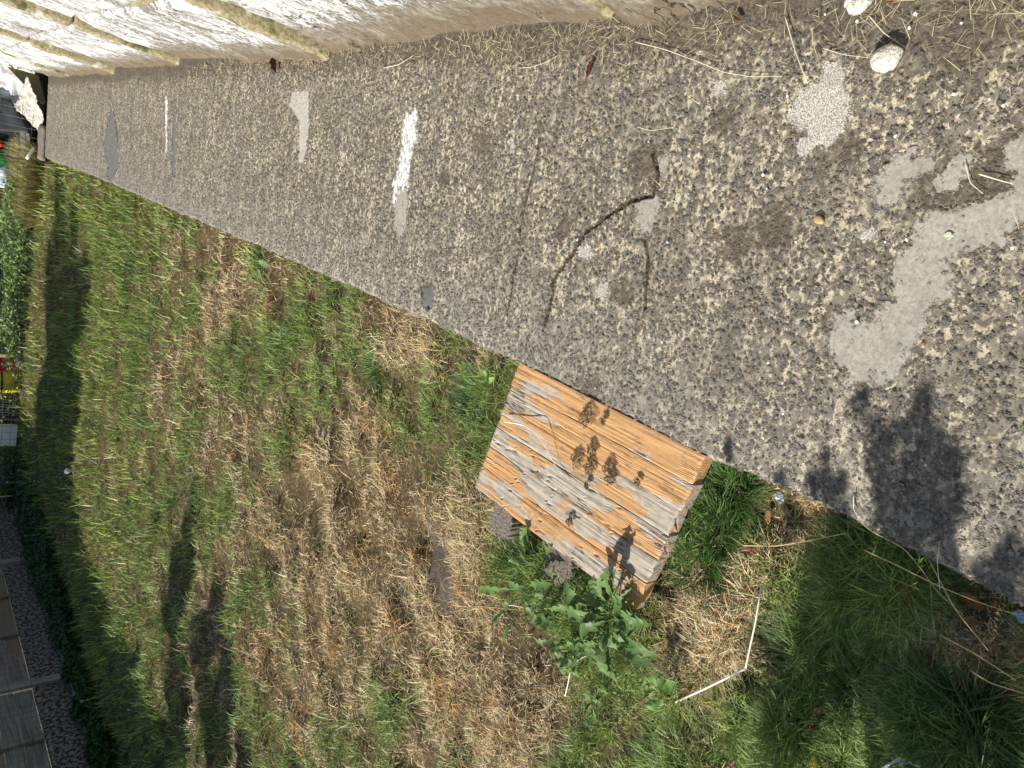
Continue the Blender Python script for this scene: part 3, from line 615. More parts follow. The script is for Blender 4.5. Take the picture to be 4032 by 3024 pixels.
lying([((2225, 2740), -.03), ((2235, 2700), -.01), ((2250, 2620), .0), ((2290, 2590), .0), ((2330, 2575), 0)], .0020, M_pale, 'straw_stalk', 'thin pale curved stalk below the dandelion leaves')
lying([((1985, 1660), .02), ((2060, 1672), .022), ((2112, 1705), .04), ((2150, 1760), .03), ((2190, 1840), .014), ((2240, 1890), .006)], .0020, M_pale, 'fallen_stem', 'golden dry stem curving over the wooden step')
lying([((1870, 2385), -.03), ((1990, 2395), .0), ((2120, 2410), -.03)], .0022, simple('brown_stem', (.30, .20, .09), .6), 'fallen_stem', 'long brown dandelion stem arching left from the clump')
lying([((1950, 2380), -.02), ((2020, 2383), -.0), ((2085, 2395), -.03)], .0030, simple('pink_stem', (.62, .42, .36), .5), 'fallen_stem', 'thick pinkish stem glinting above the clump')
for q, pts in enumerate([[(2040, 268), (2090, 265), (2150, 245), (2200, 217)], [(2500, 165), (2620, 195), (2740, 240), (2850, 285), (2960, 303), (3080, 300)], [(3090, 60), (3130, 200), (3180, 330)], [(3240, 190), (3320, 215), (3420, 228)], [(3420, 60), (3480, 130), (3560, 185)], [(1510, 268), (1570, 255), (1625, 220)], [(2510, 500), (2560, 515), (2650, 502)], [(3800, 640), (3820, 720), (3870, 762)], [(3855, 685), (3920, 705), (3990, 725)], [(3700, 2320), (3690, 2210), (3700, 2130)], [(3360, 1950), (3362, 2010), (3400, 2060)], [(3140, 240), (3100, 320), (2965, 80)]]):
    labs = ['pale wavy straw on the concrete above the red leaf', 'longest thin straw arcing across the concrete near the wall', 'straight straw slanting away from the wall litter', 'short straw left of the white stone', 'brown stem leading from the wall to the white stone', 'pale straw near the second wall block joint', 'forked dry straw at the head of the moss crack', 'thin curved straw on the mossy dirt by the cement patch', 'short thick straw on dark moss at the right margin', 'upright pale straw crossing the path edge in shadow', 'wavy straw in the leafy shadow on the path', 'broken straw in the wall litter']
    if q == 11: continue
    lying([(p, .009 if p[1] < 2000 else .008) for p in pts], (.0008+.0003*(q % 3)), M_pale, 'straw', labs[q], 'straw')
for q, pts in enumerate([[(3300, 1960-0), (3420, 2085), (3560, 2160), (3620, 2230), (3690, 2330), (3790, 2420)], [(3400, 2165), (3540, 2230), (3700, 2310), (3850, 2370), (4000, 2420)], [(2925, 2148), (3060, 2150), (3180, 2130), (3330, 2100)], [(3650, 2190), (3760, 2400), (3890, 2560)], [(3820, 2640), (3900, 2690), (4030, 2730)], [(3700, 2500), (3850, 2580), (4000, 2680)]]):
    lying([(p, -.02+.02*math.sin(a)) for a, p in enumerate(pts)], .0013, M_straw, 'straw', ['long dry stem hugging the path edge in the corner shade', 'second long stem parallel to the path edge lower down', 'fine pale stem across the shaded grass below the foil', 'straight dry stem running down from the path edge', 'pale stem over the long grass tuft', 'thin dry stem in the dead grass at the corner'][q], 'straw', taper=.6)
# litter of fine straw at the wall foot and over the slab
n = 5200; yy = np.concatenate([RS.rand(3600)**1.5*5.2+.15, RS.rand(1000)*2.2+.3, RS.rand(600)*10.8])
xx = .56-np.abs(RS.normal(0, .055, n))-.012; xx[3600:4600] = .56-np.abs(RS.normal(.06, .12, 1000)); xx[4600:] = RS.uniform(-.38, .5, 600)
clm = fbm(yy*3.1, yy*0+2, 3); k_ = (RS.rand(n) < .35+1.6*(clm-.35)) & (xx > -.4); xx, yy = xx[k_], yy[k_]; n = len(xx)
cc = np.array([.62, .52, .33])*RS.uniform(.5, 1.35, (n, 1)); dd = np.sqrt(yy**2+2.2)
lit = blades('straw_litter', xx, yy, np.full(n, .007), RS.uniform(.012, .055, n), np.clip(.0009*dd/1.5, .001, .006)*RS.uniform(.7, 1.3, n), cc, RS.uniform(1.2, 1.5, n), RS.uniform(0, 6.28, n), RS.uniform(0, .12, n), 1)
tag(link(lit), 'fine dead straw and grass litter gathered along the foot of the wall', None, None, 'stuff')

# moss clumps on the step
M_moss = simple('dried_moss', (.10, .075, .045), .95, .7, 120, .006)
def moss(px_, py_, r, lab, seed, z0=.014):
    x_, y_ = G(px_, py_, z0); parts = []; RSs = np.random.RandomState(seed)
    n_ = int(900*r/.03); th = RSs.rand(n_)*6.28; rr = r*np.sqrt(RSs.rand(n_)); V = []; Fc = []
    for a in range(n_):
        rad_ = rr[a]*(.25+1.8*float(fbm(math.cos(th[a])*1.6+seed*3, math.sin(th[a])*1.6, 3))); c0 = Vector((rad_*math.cos(th[a]), rad_*math.sin(th[a]), RSs.rand()*r*.5*(1-rr[a]/r)))
        d = Vector(RSs.normal(0, 1, 3)).normalized()*.0045; s = Vector(RSs.normal(0, 1, 3)).normalized()*.0014; d.z = abs(d.z)
        b = len(V); V += [c0-s, c0+s, c0+d]; Fc.append((b, b+1, b+2))
    me = np.array(V); o = npmesh('moss_clump', me, [np.array(Fc)], M_blade, {'col': np.repeat(np.where(RSs.rand(n_, 1) < .3, np.array([[.50, .40, .25]]), np.array([[.10, .075, .045]]))*RSs.uniform(.6, 1.4, (n_, 1)), 3, 0)})
    link(o); o.location = (x_, y_, z0); tag(o, lab, 'moss')
for q, (a, b, r, lab) in enumerate([(2310, 1640, .024, 'dark moss clump on the first orange plank beside the concrete'), (2375, 1655, .010, 'small straw scrap of moss touching the concrete edge of the step'), (2270, 1810, .020, 'left part of the dried moss on the middle planks'), (2325, 1775, .017, 'upper right dried moss tuft on the middle planks'), (2320, 1845, .018, 'moss tuft just below the centre of the step'), (2395, 1850, .019, 'rightmost dried moss tuft on the step'), (2405, 1885, .014, 'small moss scrap right below the rightmost tuft'), (2310, 1910, .009, 'tiny moss scrap at the end of a straw'), (2245, 2050, .012, 'lone dark moss scrap on the grey split plank'), (2510, 1895, .009, 'tiny moss scrap by the knot of the step')]): moss(a, b, r, lab, q+3)
for a, b, lab in [(2178, 1965, 'white fluffy feather scrap on the grey plank'), (2097, 2025, 'small white fluff near the lower edge of the step')]:
    x_, y_ = G(a, b, .018); V = []; Fc = []
    for s in range(90):
        d = Vector((rnd.gauss(0, 1), rnd.gauss(0, .5), abs(rnd.gauss(0, .5)))).normalized()*rnd.uniform(.004, .011); k = Vector((rnd.gauss(0, 1), rnd.gauss(0, 1), rnd.gauss(0, 1))).normalized()*.0004
        b_ = len(V); V += [k, -k, d]; Fc.append((b_, b_+1, b_+2))
    o = mesh('feather', V, Fc, M_flake); o.location = (x_, y_, .018); tag(o, lab, 'feather')

# ------------------------------------------------------------------ dandelions
def leafmat(name, col):
    k = NT(name); c = k.coord(); n = k.noise(c, 70, 4, .6); g = k.n('ShaderNodeNewGeometry')
    lo = tuple(a*.7 for a in col); hi = tuple(a*1.35 for a in col)
    cc_ = k.mix(g.outputs['Backfacing'], k.ramp(n, [(.3, lo), (.7, hi)]), tuple(a*1.3+.01 for a in col))
    return k.bsdf(cc_, .5, .35, k.bump(n, .002), 0, .3)
M_dand = leafmat('dandelion_leaf', (.10, .175, .045)); M_rib = simple('leaf_rib', (.25, .34, .14), .5)
def dleaf(base, tip, w, arch, seed, lobed=True):
    """one toothed leaf as vertices and faces"""
    R = random.Random(seed); b, t = Vector(base), Vector(tip); d = t-b; L = d.length; s0 = Vector((-d.y, d.x, 0)).normalized(); nl = 40; V = []; Fc = []
    tw0 = R.uniform(-.5, .5); lobes = R.randint(5, 7)
    for a in range(nl+1):
        u_ = a/nl; m = b+d*u_+Vector((0, 0, arch*4*u_*(1-u_)))+s0*R.choice((1,))*math.sin(u_*3+seed)*.05*L
        env = w*(.12+.88*smst(.12, .62, u_))*(1-smst(.80, 1.0, u_)*.97)
        ph = (u_*lobes) % 1.0
        saw = (.25+.75*(1-ph)**.9) if lobed and u_ < .86 else 1
        tw = tw0+math.sin(u_*5+seed)*.35; s = s0*math.cos(tw)+Vector((0, 0, 1))*math.sin(tw)
        for side in (-1, 0, 1):
            wd = env*saw*(1+.2*math.sin(seed+a*side)); back = -d.normalized()*wd*.35*(saw > .75)*lobed
            V.append(tuple(m+(s*side*wd+back*abs(side) if side else Vector((0, 0, -.0))) + Vector((0, 0, abs(side)*wd*.38+side*math.sin(u_*17+seed)*wd*.16))))
    for a in range(nl):
        for q in (0, 1): Fc.append((a*3+q, a*3+q+1, a*3+q+4, a*3+q+3))
    return V, Fc
def dandelion(name, center, leaves, lab, scale=.5123, ox=1800, oy=2000, lobed=True, mat=None, extra=0, spread=1):
    cx, cy = G(*center, ZL+.01); root = empty(name, (cx, cy, ZL), lab, 'weed')
    if extra:
        R2 = random.Random(int(center[0])); leaves = list(leaves)
        for q in range(extra):
            th = R2.uniform(0, 6.28); r1 = R2.uniform(90, 230)*spread
            c_ = ((center[0]-ox)/scale, (center[1]-oy)/scale)
            leaves.append(((c_[0]+20*math.cos(th), c_[1]+20*math.sin(th)), (c_[0]+r1*math.cos(th), c_[1]+r1*math.sin(th)), -.05, R2.uniform(-.06, .0), R2.uniform(.010, .020), R2.uniform(.01, .04)))
    for q, (p, t, zb, zt, w, arch) in enumerate(leaves):
        zb += .022; zt += .018; w *= .95
        bx, by = G(ox+p[0]*scale, oy+p[1]*scale, zb); tx, ty = G(ox+t[0]*scale, oy+t[1]*scale, zt)
        V, Fc = dleaf((bx, by, zb), (tx, ty, zt), w, arch, q*7+len(leaves), lobed)
        mesh('leaf', [(a-cx, b-cy, c-ZL) for a, b, c in V], Fc, mat or M_dand, root, True)
    return root
Z0 = ZL+.02
dandelion('dandelion_plant', (2410, 2430), [
    ((1220, 760), (1185, 450), -.02, .060, .026, .02), ((1180, 740), (1060, 510), -.02, .035, .022, .02), ((1240, 740), (1225, 460), -.02, .055, .016, .015), ((1160, 760), (1130, 480), -.03, .05, .016, .02),
    ((1080, 740), (820, 560), -.04, .0, .024, .03), ((1060, 760), (830, 700), -.04, -.01, .026, .02), ((1180, 810), (840, 800), -.04, .0, .024, .035), ((1240, 860), (940, 970), -.03, .0, .024, .035),
    ((1000, 790), (850, 870), -.04, -.03, .024, .02), ((1280, 800), (1500, 920), -.04, -.01, .026, .03), ((1260, 760), (1400, 870), -.03, .0, .024, .03), ((1290, 950), (1555, 1160), -.05, -.03, .022, .03), ((1270, 980), (1500, 1200), -.05, -.02, .024, .03),
    ((1310, 930), (1540, 1110), -.05, -.01, .018, .04), ((1200, 700), (1270, 680), -.02, .03, .024, .02), ((1170, 940), (1180, 1310), -.05, -.03, .028, .03), ((1190, 980), (1240, 1370), -.05, -.04, .018, .02),
    ((1100, 1040), (1040, 1290), -.05, -.035, .022, .02), ((1150, 1320), (1140, 1430), -.05, -.04, .018, .01), ((1130, 900), (990, 860), -.03, -.0, .024, .02), ((1100, 840), (960, 740), -.04, .0, .020, .02), ((1300, 860), (1380, 960), -.04, -.02, .02, .02), ((1140, 960), (870, 1060), -.05, -.02, .018, .02)],
    'large dandelion with toothed leaves climbing over the lower corner of the wooden step', extra=26, spread=1.25)
dandelion('dandelion_plant', (2150, 2395), [
    ((560, 620), (735, 572), -.04, .0, .020, .02), ((600, 600), (400, 590), -.04, -.02, .016, .02), ((560, 600), (160, 660), -.05, -.03, .016, .03), ((460, 700), (370, 780), -.04, -.03, .020, .02), ((380, 800), (275, 900), -.05, -.03, .020, .02),
    ((460, 860), (370, 1050), -.05, -.03, .022, .02), ((680, 760), (650, 960), -.04, -.03, .018, .02), ((700, 780), (730, 850), -.03, -.01, .020, .01), ((640, 740), (560, 800), -.03, -.02, .018, .02), ((760, 1000), (600, 1015), -.05, -.03, .018, .02), ((620, 800), (720, 880), -.03, -.01, .018, .02), ((790, 960), (830, 1010), -.04, -.02, .02, .01)],
    'spreading dandelion whose long thin leaves reach left of the bigger clump', extra=14, spread=.9)
dandelion('dandelion_plant', (2260, 2560), [((900, 1010), (1010, 1080), -.05, -.02, .018, .02), ((860, 1060), (830, 1290), -.05, -.04, .022, .02), ((900, 1080), (790, 1180), -.05, -.03, .022, .02), ((920, 1100), (950, 1310), -.05, -.04, .018, .02), ((940, 1060), (1080, 1100), -.05, -.02, .02, .02), ((880, 1040), (700, 1060), -.05, -.03, .016, .02), ((960, 1020), (1090, 1060), -.05, -.01, .016, .02)],
    'small dandelion growing below the big clump with greyish leaves', extra=12, spread=.9)
dandelion('dandelion_plant', (2080, 2120), [((520, 330), (545, 150), -.06, .0, .016, .01), ((530, 340), (515, 230), -.05, -.0, .014, .01), ((560, 350), (510, 400), -.05, -.04, .014, .01), ((700, 380), (720, 290), -.05, -.01, .012, .01), ((340, 400), (250, 300), -.05, -.03, .014, .02), ((470, 440), (400, 380), -.05, -.02, .012, .01)],
    'few dandelion leaves poking up beside the first stump leg under the step')
dandelion('broad_leaf_weed', (2590, 2690), [((1560, 1390), (1690, 1330), -.06, -.02, .017, .01), ((1540, 1350), (1430, 1310), -.06, -.03, .015, .02), ((1540, 1370), (1560, 1280), -.06, -.02, .015, .02), ((1530, 1400), (1420, 1420), -.06, -.04, .014, .01), ((1560, 1420), (1590, 1520), -.06, -.04, .014, .01), ((1540, 1420), (1500, 1560), -.06, -.04, .016, .01), ((1550, 1400), (1480, 1340), -.06, -.02, .014, .02), ((1560, 1380), (1600, 1310), -.06, -.02, .013, .02), ((1060, 1560), (1065, 1600), -.05, -.03, .02, .01)],
    'small weed with rounded green leaves at the end of the pale stalk', lobed=False, mat=leafmat('round_weed_leaf', (.10, .19, .04)))
dandelion('broad_leaf_weed', (2350, 2780), [((1050, 1500), (975, 1530), -.06, -.04, .016, .01), ((1060, 1490), (1120, 1520), -.06, -.04, .014, .01), ((1055, 1510), (1065, 1610), -.06, -.04, .016, .01), ((1040, 1490), (1030, 1420), -.06, -.04, .014, .01), ((1060, 1480), (1100, 1440), -.06, -.05, .012, .01)],
    'low weed with a few broad leaves under the dandelion clumps', lobed=False)
dandelion('broad_leaf_weed', (1925, 1480), [((1925, 1510), (1915, 1462), -.05, .01, .018, .01), ((1925, 1505), (1950, 1490), -.05, -.01, .010, .01), ((1930, 1505), (1905, 1500), -.05, -.02, .010, .01)], 'bright single leafed weed near the upper corner of the step', 1, 0, 0, False, leafmat('bright_leaf', (.20, .36, .08)))
dandelion('path_edge_weed', (1010, 1040), [((1015, 1040), (985, 1015), -.05, .01, .020, .01), ((1020, 1045), (1030, 1100), -.05, -.02, .022, .01), ((1015, 1045), (1060, 1050), -.05, 0, .018, .01), ((1010, 1050), (1000, 1085), -.05, 0, .02, .01), ((1045, 1120), (1040, 1170), -.05, -.03, .018, .01)], 'pale green leafy weed far along the path edge', 1, 0, 0, False, leafmat('pale_weed_leaf', (.16, .26, .10)))

# grass tufts
def tuft(px_, py_, n_, L, spread, cols, lab, wd=.0035, seed=1, name='grass_tuft'):
    RSt = np.random.RandomState(seed); x_, y_ = G(px_, py_, ZL); a = RSt.rand(n_)*6.283; r = spread*np.sqrt(RSt.rand(n_))
    X = x_+r*np.cos(a); Y = y_+r*np.sin(a); c0, c1 = [np.array(c) for c in cols]; u_ = RSt.rand(n_, 1)
    o = blades(name, X-x_, Y-y_, np.zeros(n_), L*RSt.uniform(.45, 1.1, n_), np.full(n_, wd)*RSt.uniform(.6, 1.2, n_), c0*(1-u_)+c1*u_, RSt.uniform(.25, 1.15, n_), a+RSt.normal(0, .5, n_), RSt.uniform(.2, .7, n_))
    link(o); o.location = (x_, y_, hz(x_, y_)-.005); tag(o, lab, 'grass tuft')
GR = [(.05, .12, .025), (.13, .22, .06)]
tuft(3800, 2830, 520, .17, .055, [(.035, .085, .025), (.10, .17, .06)], 'big tuft of long dark green grass in the bottom right corner', .0042, 1)
tuft(3850, 2960, 260, .14, .05, [(.05, .12, .02), (.15, .25, .06)], 'second long green tuft just below the biggest one', .004, 2)
tuft(3140, 2590, 260, .10, .07, [(.05, .11, .03), (.14, .2, .07)], 'combed over green tuft in the middle of the shaded lawn', .003, 3)
tuft(2850, 1930, 600, .125, .06, GR, 'bright green tuft crowding the near end of the step', .0026, 4)
tuft(2800, 2080, 600, .12, .06, GR, 'green tuft at the near end of the step by the outer planks', .0026, 5)
tuft(2080, 2230, 420, .085, .07, [(.03, .09, .015), (.10, .2, .04)], 'dark green tuft beside the stump legs of the step', .0024, 6)
tuft(2020, 2160, 200, .06, .05, [(.03, .09, .015), (.10, .2, .04)], 'small dark tuft outside the first stump leg', .0024, 7)
tuft(1480, 1430, 420, .10, .09, [(.07, .15, .03), (.22, .33, .10)], 'lush blue green tuft near the path in the middle of the lawn', .0035, 8)
tuft(1340, 1290, 420, .10, .11, [(.07, .15, .03), (.22, .33, .10)], 'lush tuft on the lawn edge beyond the burnt strip', .0035, 9)
tuft(1860, 1560, 500, .08, .10, [(.04, .10, .03), (.10, .19, .07)], 'green tuft by the far corner of the step', .003, 10)
tuft(2740, 2230, 400, .09, .05, GR, 'thin green tuft hiding the lower near corner of the step', .0024, 14)
tuft(3400, 2110, 160, .09, .06, GR, 'grass tuft leaning at the path edge in the leafy shadow', .003, 11)

# crumpled wire or clear plastic at the bottom edge
M_clear = simple('clear_plastic', (.55, .56, .55), .15, .3, 60, .004, .8, .4)
root = empty('plastic_wrapper', (*G(3545, 2990, -.03), -.03), 'crumpled shiny clear plastic piece in shaded grass at the bottom', 'plastic litter')
bp = root.location
def rel(l): return [tuple(Vector((*G(a, b, -.02), -.02))-bp) for a, b in l]
V, Fc = join([tube(rel([(3470, 3030), (3510, 3005), (3545, 2985), (3565, 2998), (3540, 3015)]), .0035, None, None), tube(rel([(3545, 2985), (3580, 3000), (3620, 3018), (3660, 3028)]), .0028, None, None), tube(rel([(3538, 2980), (3545, 3000), (3572, 3002)]), .005, None, None)])
mesh('plastic_strip', V, Fc, M_clear, root, True)

# ------------------------------------------------------------------ left fence
def box(x0, x1, y0, y1, z0, z1, bev=.004):
    V = []
    for zz, b in ((z0, 0), (z1-bev, 0), (z1, bev)):
        V += [(x0+b, y0+b, zz), (x1-b, y0+b, zz), (x1-b, y1-b, zz), (x0+b, y1-b, zz)]
    Fc = [(3, 2, 1, 0), (8, 9, 10, 11)]
    for l in (0, 4):
        for q in range(4): Fc.append((l+q, l+(q+1) % 4, l+4+(q+1) % 4, l+4+q))
    return V, Fc
def mossy():
    k = NT('mossy_concrete'); c = k.n('ShaderNodeNewGeometry').outputs['Position']; n = k.noise(c, 26, 5, .7); b = k.noise(c, 70, 4, .7)
    col = k.ramp(b, [(.3, (.24, .21, .19)), (.7, (.42, .38, .35))]); m = k.mr(n, .49, .53)
    col = k.mix(m, col, k.ramp(b, [(.35, (.025, .02, .015)), (.6, (.10, .07, .04)), (.8, (.30, .26, .2))]))
    return k.bsdf(col, .95, .1, k.bump(k.math('ADD', k.math('MULTIPLY', m, .8), b), .015))
def plankmat():
    k = NT('silvered_fence_wood'); c = k.n('ShaderNodeNewGeometry').outputs['Position']; n = k.noise(k.mapv(c, (8, .7, 8)), 5, 5, .65, .4); b = k.noise(k.mapv(c, (1, .2, 1)), 4, 3); f = k.noise(k.mapv(c, (60, 2, 60)), 3, 3, .6)
    col = k.ramp(n, [(.3, (.13, .105, .085)), (.5, (.24, .21, .18)), (.7, (.35, .32, .29))]); col = k.mix(k.mr(b, .45, .65), col, (.27, .19, .12))
    kn = k.mr(k.voro(k.mapv(c, (1, 1, 1)), 4.5).outputs['Distance'], .055, .03); col = k.mix(kn, col, (.05, .035, .025))
    return k.bsdf(col, .85, .2, k.bump(f, .004))
M_mossc = mossy(); M_fw = plankmat(); M_cpost = simple('concrete_post', (.33, .29, .25), .9, .3, 25, .006)
FX = -5.86
fence = empty('garden_fence', (FX, 8, ZL), 'shaded fence of silvered boards above mossy concrete panels with posts', 'fence')
def fp(name, b, mat, lab=None):
    V, Fc = b; o = mesh(name, [(x_-FX, y_-8, z_-ZL) for x_, y_, z_ in V], Fc, mat, fence)
    if lab: o['label'] = lab
posts = [-.4, 2.45, 5.3, 8.17, 11.01, 13.8]
for py_ in posts: fp('post', box(FX-.06, FX+.05, py_-.05, py_+.05, ZL-.25, 1.36), M_cpost)
for a, b in zip(posts[:-1], posts[1:]):
    fp('gravel_board', box(FX-.035, FX+.015, a+.055, b-.055, ZL-.2, ZL+.36), M_mossc)
    fp('kerb', box(FX+.018, FX+.10, a+.06, b-.06, ZL-.2, ZL+.035, .012), M_cpost)
    for q in range(6):
        z0 = ZL+.37+q*.168; V, Fc = box(FX-.03, FX+.0+(q % 2)*.008, a+.06, b-.06, z0, z0+.162); fp('board', (V, Fc), M_fw)
    for t in (.36, .68): fp('batten', box(FX+.012, FX+.045, a+(b-a)*t-.025, a+(b-a)*t+.025, ZL+.37, ZL+1.37), M_fw)

# ------------------------------------------------------------------ wire nettings
M_wire = simple('galvanised_wire', (.16, .17, .165), .5, .2, 20, .0005, .5, .6); M_gwire = simple('green_wire', (.06, .12, .095), .6, .2, 20, .0005)
def netting(name, p0, p1, z0, z1, cell, r, mat, lab, sag=.02, lean=0):
    p0, p1 = Vector(p0), Vector(p1); d = p1-p0; L = d.length; nrm = Vector((-d.y, d.x, 0)).normalized(); parts = []
    def P_(s, z_): return p0+d*(s/L)+nrm*((float(fbm(s*2.1, z_*3+4, 2))-.5)*sag*3+lean*(z_-z0))+Vector((0, 0, z_+(float(fbm(s*1.7+9, z_*2, 2))-.5)*sag))
    k = int(L/cell); m = max(2, int((z1-z0)/cell))
    for a in range(k+1): parts.append(tube([P_(a*cell, z0+(z1-z0)*t/6) for t in range(7)], r, None, None, None, 3))
    for b in range(m+1): parts.append(tube([P_(s*L/40, z0+b*cell) for s in range(41)], r, None, None, None, 3))
    V, Fc = join(parts); loc = (p0.x, p0.y, z0); o = mesh(name, V, Fc, mat, None, False, loc); return tag(o, lab, 'wire fence')
netting('wire_netting', (FX+.22, 4.2, 0), (FX+.16, 12.3, 0), ZL, .75, .10, .0022, M_gwire, 'green wire netting standing in front of the shaded board fence', .02)
netting('wire_netting', (-5.6, 12.45, 0), (.35, 11.45, 0), ZL-.05, .8, .11, .0028, M_wire, 'slack grey wire netting closing the far end of the lawn', .05)

# ------------------------------------------------------------------ leafy ground cover, tall dry grass
def leaves_stuff(name, X, Y, Z, size, cols, lab, mat=None):
    n_ = int(len(X)); th = RS.rand(n_)*6.283; tl = RS.uniform(-1.0, 1.0, n_); s = size*RS.uniform(.6, 1.4, n_)
    d = np.stack([np.cos(th)*np.cos(tl), np.sin(th)*np.cos(tl), np.sin(tl)], -1)*s[:, None]; e = np.stack([-np.sin(th), np.cos(th), RS.uniform(-.5, .5, n_)], -1)*s[:, None]*.38
    p = np.stack([X, Y, Z], -1); V = np.stack([p-d*.5, p+e, p+d*.6, p-e], 1).reshape(-1, 3); b = np.arange(n_)*4
    c0, c1 = [np.array(c) for c in cols]; u_ = RS.rand(n_, 1); c = np.repeat((c0*(1-u_)+c1*u_)[:, None, :], 4, 1).reshape(-1, 3)
    return npmesh(name, V, [np.stack([b, b+1, b+2, b+3], -1)], mat or M_blade, {'col': c})
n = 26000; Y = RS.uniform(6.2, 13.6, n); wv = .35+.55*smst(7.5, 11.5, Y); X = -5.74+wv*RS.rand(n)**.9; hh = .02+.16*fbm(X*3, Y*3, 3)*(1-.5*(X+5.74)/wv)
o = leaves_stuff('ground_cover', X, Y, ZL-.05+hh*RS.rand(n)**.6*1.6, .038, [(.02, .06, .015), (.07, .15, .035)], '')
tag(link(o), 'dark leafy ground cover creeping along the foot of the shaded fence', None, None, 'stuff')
n = 30000; X = RS.uniform(-6.5, -.75, n); Y = 12.35+1.5*RS.rand(n)-.14*(X+3); hh = (.05+.42*fbm(X*1.9+3, Y*2, 3))*RS.rand(n)**.7; k_ = ~((X < -3.35) & (X > -4.75) & (Y > 12.55)); X, Y, hh = X[k_], Y[k_], hh[k_]
o = leaves_stuff('ground_cover', X, Y, ZL+hh, .045, [(.07, .14, .03), (.30, .40, .13)], '')
tag(link(o), 'sunlit leafy weeds growing behind the wire netting at the far end', None, None, 'stuff')
n = 9000; X = RS.uniform(-1.25, -.32, n); Y = RS.uniform(11.6, 13.4, n)
o = blades('tall_dry_grass', X, Y, np.full(n, ZL-.02), RS.uniform(.15, .42, n), RS.uniform(.006, .012, n), np.array([.42, .33, .14])*RS.uniform(.6, 1.3, (n, 1))*np.where(RS.rand(n, 1) < .4, np.array([[.45, .75, .3]]), 1), RS.uniform(.1, .8, n), RS.uniform(0, 6.3, n))
tag(link(o), 'tall tan and olive grass beyond the far end of the path', None, None, 'stuff')

# ------------------------------------------------------------------ jumble behind the netting
def loft(name, pts3, mat, lab, cat, thick=.01, sub=18, crump=0, seed=1, parent=None):
    """quad sheet with crumples and thickness from four corners"""
    a, b, c, d = [Vector(p) for p in pts3]; nrm = (b-a).cross(d-a).normalized(); V = []; Fc = []; n_ = sub+1
    for side in (0, 1):
        for i_ in range(n_):
            for j_ in range(n_):
                u_, v_ = i_/sub, j_/sub; p = a.lerp(b, u_).lerp(d.lerp(c, u_), v_); q = (float(fbm(u_*5+seed, v_*5, 4))-.5)*crump+abs(float(fbm(u_*3+seed*2, v_*9, 2))-.5)*crump
                V.append(tuple(p+nrm*(q-thick*side)))
    N2 = n_*n_
    for i_ in range(sub):
        for j_ in range(sub):
            q = i_*n_+j_; Fc.append((q, q+1, q+n_+1, q+n_)); q += N2; Fc.append((q, q+n_, q+n_+1, q+1))
    rim = [j_ for j_ in range(n_)]+[i_*n_+sub for i_ in range(1, n_)]+[sub*n_+j_ for j_ in range(sub-1, -1, -1)]+[i_*n_ for i_ in range(sub-1, 0, -1)]
    for q in range(len(rim)): e, f = rim[q], rim[(q+1) % len(rim)]; Fc.append((e, e+N2, f+N2, f))
    o = mesh(name, V, Fc, mat, parent, crump > 0, tuple(a)); 
    if lab: tag(o, lab, cat)
    return o
def at_depth(px_, py_, y_):
    """point at distance y_ along the garden seen at this place"""
    a = (px_-2016)/F; b = (1512-py_)/F; X, Yc, Z = b, cP-a*sP, -sP-a*cP; x0, y0 = rot(X, Yc); t = y_/y0; return (x0*t, y0*t, H+Z*t)
M_tarp = simple('white_tarp', (.78, .77, .74), .45, .12, 9, .01, .4, 0, .15); M_dboard = plankmat(); M_dark = simple('black_plastic', (.02, .02, .022), .5, .3)
def ad(l, y_): return [at_depth(a, b, y_+c) for a, b, c in l]
loft('tarpaulin', ad([(150, 250, -.45), (-120, 215, -.3), (-120, 395, .35), (95, 440, .1)], 12.1), M_tarp, 'crumpled white tarpaulin hanging behind the netting beyond the path end', 'tarpaulin', .006, 40, .14, 3)
loft('tarpaulin', ad([(110, 300, -.45), (60, 420, -.1), (180, 552, -.28), (168, 440, -.5)], 11.75), simple('beige_tarp', (.52, .49, .42), .5, .2, 9, .01, .3, 0, .1), 'beige tarpaulin flap touching the far end of the concrete path', 'tarpaulin', .006, 30, .08, 5)
gb = simple('dark_grey_board', (.075, .08, .09), .6, .5, 3, .004, .4)
loft('dark_board', ad([(-120, 360, 0), (40, 390, 0), (140, 528, 0), (-120, 505, 0)], 12.05), gb, 'dark grey corrugated board leaning behind the white tarpaulin', 'board', .03, 10, .03, 8)
loft('old_board', ad([(25, 262, 0), (150, 298, .0), (178, 405, -.1), (168, 412, -.1)], 11.75), simple('olive_board', (.30, .26, .12), .8, .3), 'narrow olive board end leaning beside the wall corner', 'board', .02, 4)
for q, (l, c, lab) in enumerate([([(78, 515, 0), (98, 517, 0), (106, 628, 0), (88, 612, 0)], (.42, .39, .33), 'pale grey board standing beside the dark board'), ([(100, 517, 0), (113, 519, 0), (121, 590, 0), (112, 586, 0)], (.55, .50, .42), 'short cream board standing in the scrap pile'), ([(60, 540, 0), (76, 545, 0), (92, 620, 0), (80, 610, 0)], (.25, .22, .19), 'weathered brown board low in the scrap pile')]):
    loft('old_board', ad(l, 12.0+q*.05), simple('board_%d' % q, c, .8, .25), lab, 'board', .02, 4)
loft('black_sheet', ad([(-140, 255, 0), (190, 292, 0), (186, 560, 0), (-140, 560, 0)], 12.9), M_dark, 'black plastic sheet in the gap behind the path end', 'sheet', .02, 12, .06, 9)
loft('timber_edging', [(-.42, 11.06, -.02), (-.42, 11.5, -.03), (.0, 11.5, -.03), (.0, 11.06, -.02)], M_grey, 'short weathered timber lying across the end of the path', 'timber', .05, 8, .02, 4)
tb = tube([at_depth(132, 584, 11.45), at_depth(106, 624, 11.35)], .018, M_flake, 'white_stick', None, 8); tag(tb, 'short white plastic stick leaning at the end of the path', 'stick')
